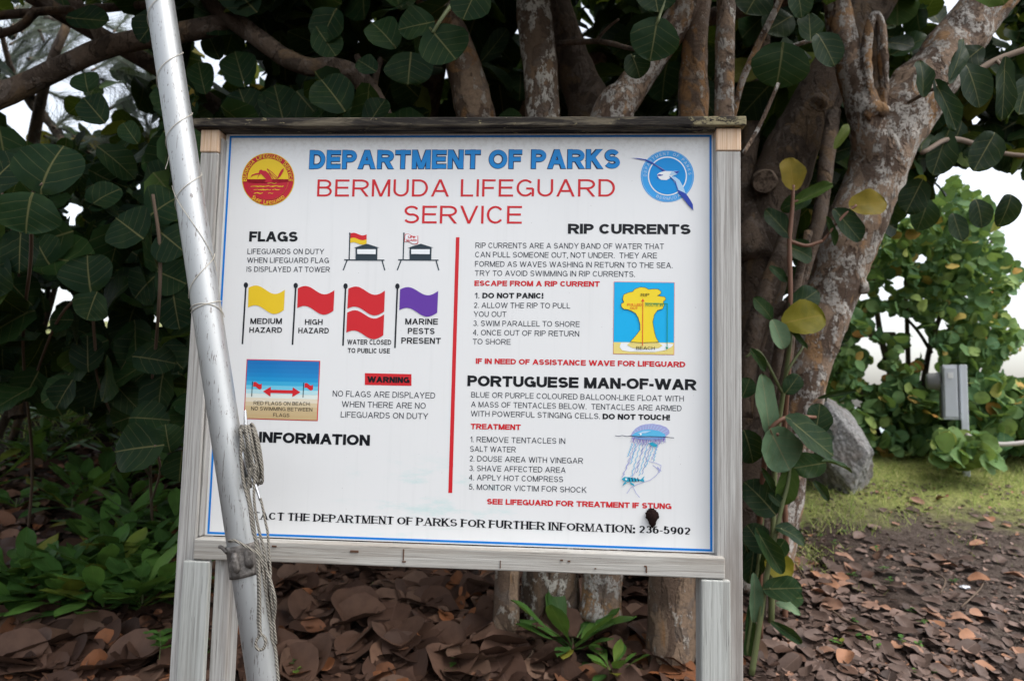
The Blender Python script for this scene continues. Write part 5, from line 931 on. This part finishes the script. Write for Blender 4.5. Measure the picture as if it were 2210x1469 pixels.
# ------------------------------------------------------------------ fallen leaves
def in_dark(x, y): return x < 1.35 + .18 * y * .6 and y < 6.5
TW = [ROUND, OVALH, ROUND]
def lit_batch(n, f, L0, L1, mat, name, kind_label, rnd=None, flatn=.35, lift=.012, cb=1.0):
    pos = []; d = []; m = []; l = []
    while len(pos) < n:
        x, y = f(); a = random.uniform(0, 6.28); z = gh(x, y); e = .06
        nn = Vector((-(gh(x + e, y) - z) / e, -(gh(x, y + e) - z) / e, 1)).normalized() + Vector(rng.normal(size=3) * flatn * .5)
        pos.append((x, y, z + lift * random.random() + .004)); d.append((math.cos(a), math.sin(a), random.uniform(-.05, .25) + .17 * math.sin(a))); m.append(nn); l.append(random.uniform(L0, L1))
    L = Leafs(); h = n // 2; L.add(ROUND, pos[:h], d[:h], m[:h], l[:h], cup=.45 * cb, bend=.3 * cb, wav=.035, rnd=rnd); L.add(OVALH, pos[h:], d[h:], m[h:], l[h:], cup=.5 * cb, bend=.35 * cb, wav=.03, rnd=rnd)
    o = L.build(name, M[mat], None); tag(o, kind_label, "leaf litter", None, "stuff"); return o
def f_dark():
    while True:
        y = 2.0 + 4.5 * random.random() ** 1.3; x = random.uniform(-4.4, 1.9)
        if x < .62 + .10 * y + .25 * random.random(): return x, y
def f_right():
    while True:
        y = 2.0 + 3.2 * random.random() ** 1.2; x = random.uniform(.7, 3.6)
        if x > .62 + .06 * y and random.random() < 1.08 - smooth(3.0, 4.6, y + .55 * (x - 1.5) + .9 * noise.noise(Vector((x * 2, y * 2, 0)))): return x, y
def f_right2():
    while True:
        y = 2.0 + 4.0 * random.random() ** 1.2; x = random.uniform(.7, 4.2)
        if random.random() < .35 + .9 * noise.noise(Vector((x * 1.7, y * 1.7, 4))) + (1 - smooth(3.2, 4.8, y)) * .5: return x, y
lit_batch(3400, f_dark, .09, .19, 'litter', "leaf_litter", "brown fallen leaf litter covering the shaded ground", flatn=.34, cb=.8); lit_batch(2600, f_right, .03, .085, 'litter_r', "leaf_litter", "small pale broken leaf litter on the right slope", flatn=.22, cb=.6)
lit_batch(5200, f_dark, .015, .05, 'litter', "leaf_crumbs", "small brown leaf fragments strewn through the shaded litter", flatn=.6, lift=.035); lit_batch(5200, f_right2, .010, .034, 'litter_r', "leaf_crumbs", "tiny leaf fragments and chips strewn over the right slope", flatn=.5)
LIB = {}
def fallen(key, tm, L_, mat, rnd, cup, bend):
    V, F, UV_, R_2 = leaves(tm, [(0, 0, 0)], [(1, 0, 0)], [(0, 0, 1)], [L_], cup=cup * .7, bend=bend, wav=.035); R_2 = R_2 * 0 + random.uniform(*rnd)
    V = V - np.array([L_ * .5, 0, 0]); o = mk("fallen_leaf", V, F, M[mat], None, UV_, R_2); LIB.setdefault(key, []).append([o, False])
def place(key, p, yaw, tilt, label, group):
    e = random.choice(LIB[key]); o = e[0]
    if e[1]: o = e[0].copy(); C.objects.link(o)
    e[1] = True; z = gh(p[0], p[1]); q = .06
    n = Vector((-(gh(p[0] + q, p[1]) - z) / q, -(gh(p[0], p[1] + q) - z) / q, 1)).normalized() + Vector(tilt); n.normalize()
    ax = Vector((math.cos(yaw), math.sin(yaw), 0)); ax = (ax - n * ax.dot(n)).normalized(); s = n.cross(ax)
    o.matrix_world = Matrix(((ax.x, s.x, n.x, p[0]), (ax.y, s.y, n.y, p[1]), (ax.z, s.z, n.z, z + random.uniform(.016, .034)), (0, 0, 0, 1))); tag(o, label, "fallen leaf", group); return o
for i in range(5):
    fallen('brown', ROUND, random.uniform(.14, .21), 'litter', (.15, .85), .6, .45); fallen('curl', OVALH, random.uniform(.15, .21), 'litter', (.3, .75), .9, .5); fallen('rust', random.choice(TW), random.uniform(.10, .15), 'litter', (.9, 1), .6, .45)
    fallen('small', OVALH, random.uniform(.07, .11), 'litter', (.3, .8), .5, .3); fallen('pink', OVALH, random.uniform(.075, .12), 'litter_r', (.3, .75), .45, .25); fallen('tan', OVALH, random.uniform(.08, .12), 'litter_r', (.92, 1), .7, .35)
def spot(x0, x1, y0, y1): return G(random.uniform(x0, x1), random.uniform(y0, y1))
def many(n, key, box, label, group):
    for i in range(n): place(key, spot(*box), random.uniform(0, 6.28), rng.normal(size=3) * [.22, .22, 0], label, group)
many(62, 'brown', (590, 1450, 1235, 1468), "flat dull brown round leaf lying in the litter below the sign board", "flat brown leaves below the sign")
many(26, 'curl', (590, 1450, 1240, 1468), "curled dark brown leaf with raised edges below the sign board", "curled brown leaves below the sign")
many(9, 'rust', (600, 1150, 1250, 1468), "rusty orange fallen leaf among the brown ones below the sign board", "rusty leaves below the sign")
many(30, 'brown', (-40, 370, 1290, 1468), "flat brown round leaf lying on the ground at the lower left", "flat brown leaves at the lower left"); many(5, 'rust', (-20, 360, 1330, 1468), "rusty orange fallen leaf on the ground at the lower left", "rusty leaves at the lower left")
many(70, 'pink', (1660, 2210, 1190, 1468), "greyish pink dry leaf on the bare slope right of the post", "greyish pink leaves on the right slope"); many(22, 'tan', (1680, 2210, 1080, 1468), "orange tan curled leaf on the bare slope right of the post", "orange tan leaves on the right slope"); many(16, 'small', (1650, 2050, 1200, 1468), "dark brown curled leaf on the bare slope right of the post", "dark leaves on the right slope")
for k_ in LIB:
    for e in LIB[k_]:
        if not e[1]: bpy.data.objects.remove(e[0])
place('rust', G(655, 1295), 1.2, (0, -.6, 0), "rusty orange leaf propped upright in the litter just right of the pole", None)
place('tan', G(2118, 1342), .1, (.1, -.1, 0), "large orange curled leaf lying alone near the right edge of the slope", None)
# bits
def crumple(p, r, label):
    bm = bmesh.new(); bmesh.ops.create_icosphere(bm, subdivisions=3, radius=1)
    V = [Vector(p) + Vector((v.co.x * r * (1 + .5 * noise.noise(v.co * 3)), v.co.y * r * .7 * (1 + .5 * noise.noise(v.co * 4)), r * .5 + v.co.z * r * .4 * (1 + .6 * noise.noise(v.co * 5)))) for v in bm.verts]
    o = mk("foil_scrap", V, [tuple(v.index for v in f.verts) for f in bm.faces], M['foil'], smoothf=False); bm.free(); tag(o, label, "litter")
crumple(G(2083, 1272), .026, "crumpled silver foil scrap on the bare slope at the right"); crumple(G(712, 1424), .022, "shiny silver scrap among the brown leaves just right of the pole")
for pts, lab in (([(1655, 1110), (1720, 1230), (1800, 1330), (1880, 1370)], "thin dark fallen twig slanting across the litter beside the post"), ([(2010, 1240), (2040, 1260), (2030, 1290)], "short pale bent twig on the slope near the foil scrap"), ([(2075, 1320), (2115, 1280), (2125, 1258)], "short forked pale twig on the slope, lower right"), ([(640, 1290), (700, 1310), (760, 1318), (800, 1322)], "long brown twig on the litter right of the pole"), ([(0, 1465), (60, 1462), (105, 1440), (140, 1418)], "pale curved twig at the lower left corner"), ([(1128, 1450), (1165, 1390), (1190, 1330)], "slender leaning twig beside the strap leaved plant below the sign")):
    g = Geo(); q = [G(*p) for p in pts]; g.tube([(a.x, a.y, a.z + .022, .0045) for a in q], sides=6, n=5, bump=.15, bscale=30); o = g.build("twig", M['twig'], None, True); tag(o, lab, "twig")
# ------------------------------------------------------------------ boulder
bm = bmesh.new(); bmesh.ops.create_icosphere(bm, subdivisions=5, radius=1); c0 = P(1804, 945, 5.65); V = []
dirs = [Vector(d).normalized() for d in ((.45, -.5, .75), (-.5, -.6, .6), (1, -.3, .25), (.7, -.6, -.5), (-.2, -1, -.15), (-1, -.2, .1), (0, .2, 1), (-.6, -.4, -.7), (.2, 1, .2), (.25, -.9, .35))]; hh = [.46, .60, .62, .62, .50, .66, .74, .66, .8, .56]
for v in bm.verts:
    p = v.co.copy(); s = min([h / max(p.dot(d), .01) for d, h in zip(dirs, hh)] + [1.0]); p = p * s * (1 + .05 * noise.noise(p * 5) + .03 * noise.noise(p * 13))
    V.append(c0 + Vector((p.x * .39 - .03 * p.z, p.y * .40, p.z * .47 - .10 * p.x - .02)))
o = mk("boulder", V, [tuple(v.index for v in f.verts) for f in bm.faces], M['rock'], smoothf=False); bm.free(); tag(o, "grey granite boulder beside the forked trunk at the grass edge", "boulder")
# ------------------------------------------------------------------ meter box
Ym = 6.3; mb = G(2070, 985); mc = P(2056, 853, Ym); mroot = Vector((mc.x, mc.y, gh(mc.x, mc.y)))
box = empty("meter_box", mroot, "grey electricity meter box on a post in front of the bushes", "meter box")
s_ = Ym / FOC; ct, sn = math.cos(-.45), math.sin(-.45)
def mbx(name, x0, x1, y0, y1, z0, z1, mat, bev=.006):
    g = Geo(); g.box((x0, y0, z0), (x1, y1, z1), 0, bev); g.V = [(mc.x + v[0] * ct - v[1] * sn, mc.y + v[0] * sn + v[1] * ct, v[2]) for v in g.V]; g.build(name, M[mat], box)
zt_, zb_ = P(2056, 788, Ym).z, P(2056, 905, Ym).z
mbx("case", -.08, .05, -.06, .16, zb_, zt_, 'boxgrey'); mbx("side_panel", -.092, -.0815, -.055, .15, zb_ + .01, zt_ - .15, 'boxdark'); mbx("cover", -.07, .03, -.072, -.0615, zb_ + .02, zt_ - .02, 'boxgrey'); mbx("notice", -.04, .0, -.0765, -.0735, zt_ - .12, zt_ - .07, 'label', .001)
mbx("post", .058, .115, -.02, .06, mroot.z - .1, zt_ + .004, 'boxgrey'); mbx("flange", .034, .048, -.068, -.0605, zb_, zt_, 'boxdark', .002)
g = Geo(); g.lathe([(.085, 0), (.085, .02), (.078, .03), (.075, .09), (.06, .11), (.001, .115)], (0, 0, 0), 'x', 24)
zc = P(2027, 822, Ym).z; g.V = [(mc.x + (-.093 - v[0]) * ct - (v[1] + .03) * sn, mc.y + (-.093 - v[0]) * sn + (v[1] + .03) * ct, v[2] + zc) for v in g.V]; g.build("meter_dial", M['glass'], box, True)
# hose
g = Geo(); g.tube([(*P(x, y, 6.1), .021) for x, y in ((2085, 938), (2110, 950), (2150, 958), (2200, 956), (2260, 948), (2330, 962))], sides=10, n=6); o = g.build("pipe", M['hose'], None, True); tag(o, "grey curved pipe sagging in front of the low bush at right", "pipe")
# ------------------------------------------------------------------ grass on the slope
nb = []; nd = []; nl = []; k = 0
while len(nb) < 22000:
    x = random.uniform(1.4, 6.6); y = random.uniform(3.6, 8.4); f_ = noise.noise(Vector((x * 1.3, y * 1.3, 5))) * .6 + .35 * noise.noise(Vector((x * 4, y * 4, 1)))
    if random.random() > smooth(4.5, 5.7, y + f_ * 1.6) and random.random() > .9 * smooth(.22, .34, f_): continue
    nb.append((x, y, gh(x, y))); nd.append((rng.normal() * .55, rng.normal() * .55, .8)); nl.append(random.uniform(.03, .09) * (1.3 if random.random() < .1 else 1))
L = Leafs(); L.add(BLADE, np.array(nb), np.array(nd), rng.normal(size=(len(nb), 3)) * .6 + [0, -.7, 1], np.array(nl), bend=.5, cup=0, wav=0, wid=np.full(len(nb), 2.2)); tag(L.build("grass", M['grass'], None), "short yellow green grass on the slope at right", "grass", None, "stuff")
nb = []; nd = []; nl = []
while len(nb) < 9000:
    x = random.uniform(-9, 2); y = random.uniform(6.5, 14); nb.append((x, y, gh(x, y))); nd.append((rng.normal() * .5, rng.normal() * .5, .8)); nl.append(random.uniform(.1, .25))
L = Leafs(); L.add(BLADE, np.array(nb), np.array(nd), rng.normal(size=(len(nb), 3)) + [0, -1, 0], np.array(nl), bend=.5, cup=0, wav=0, wid=np.full(len(nb), 1.6)); tag(L.build("grass", M['grass'], None), "long grass on the bank at the far left", "grass", None, "stuff")
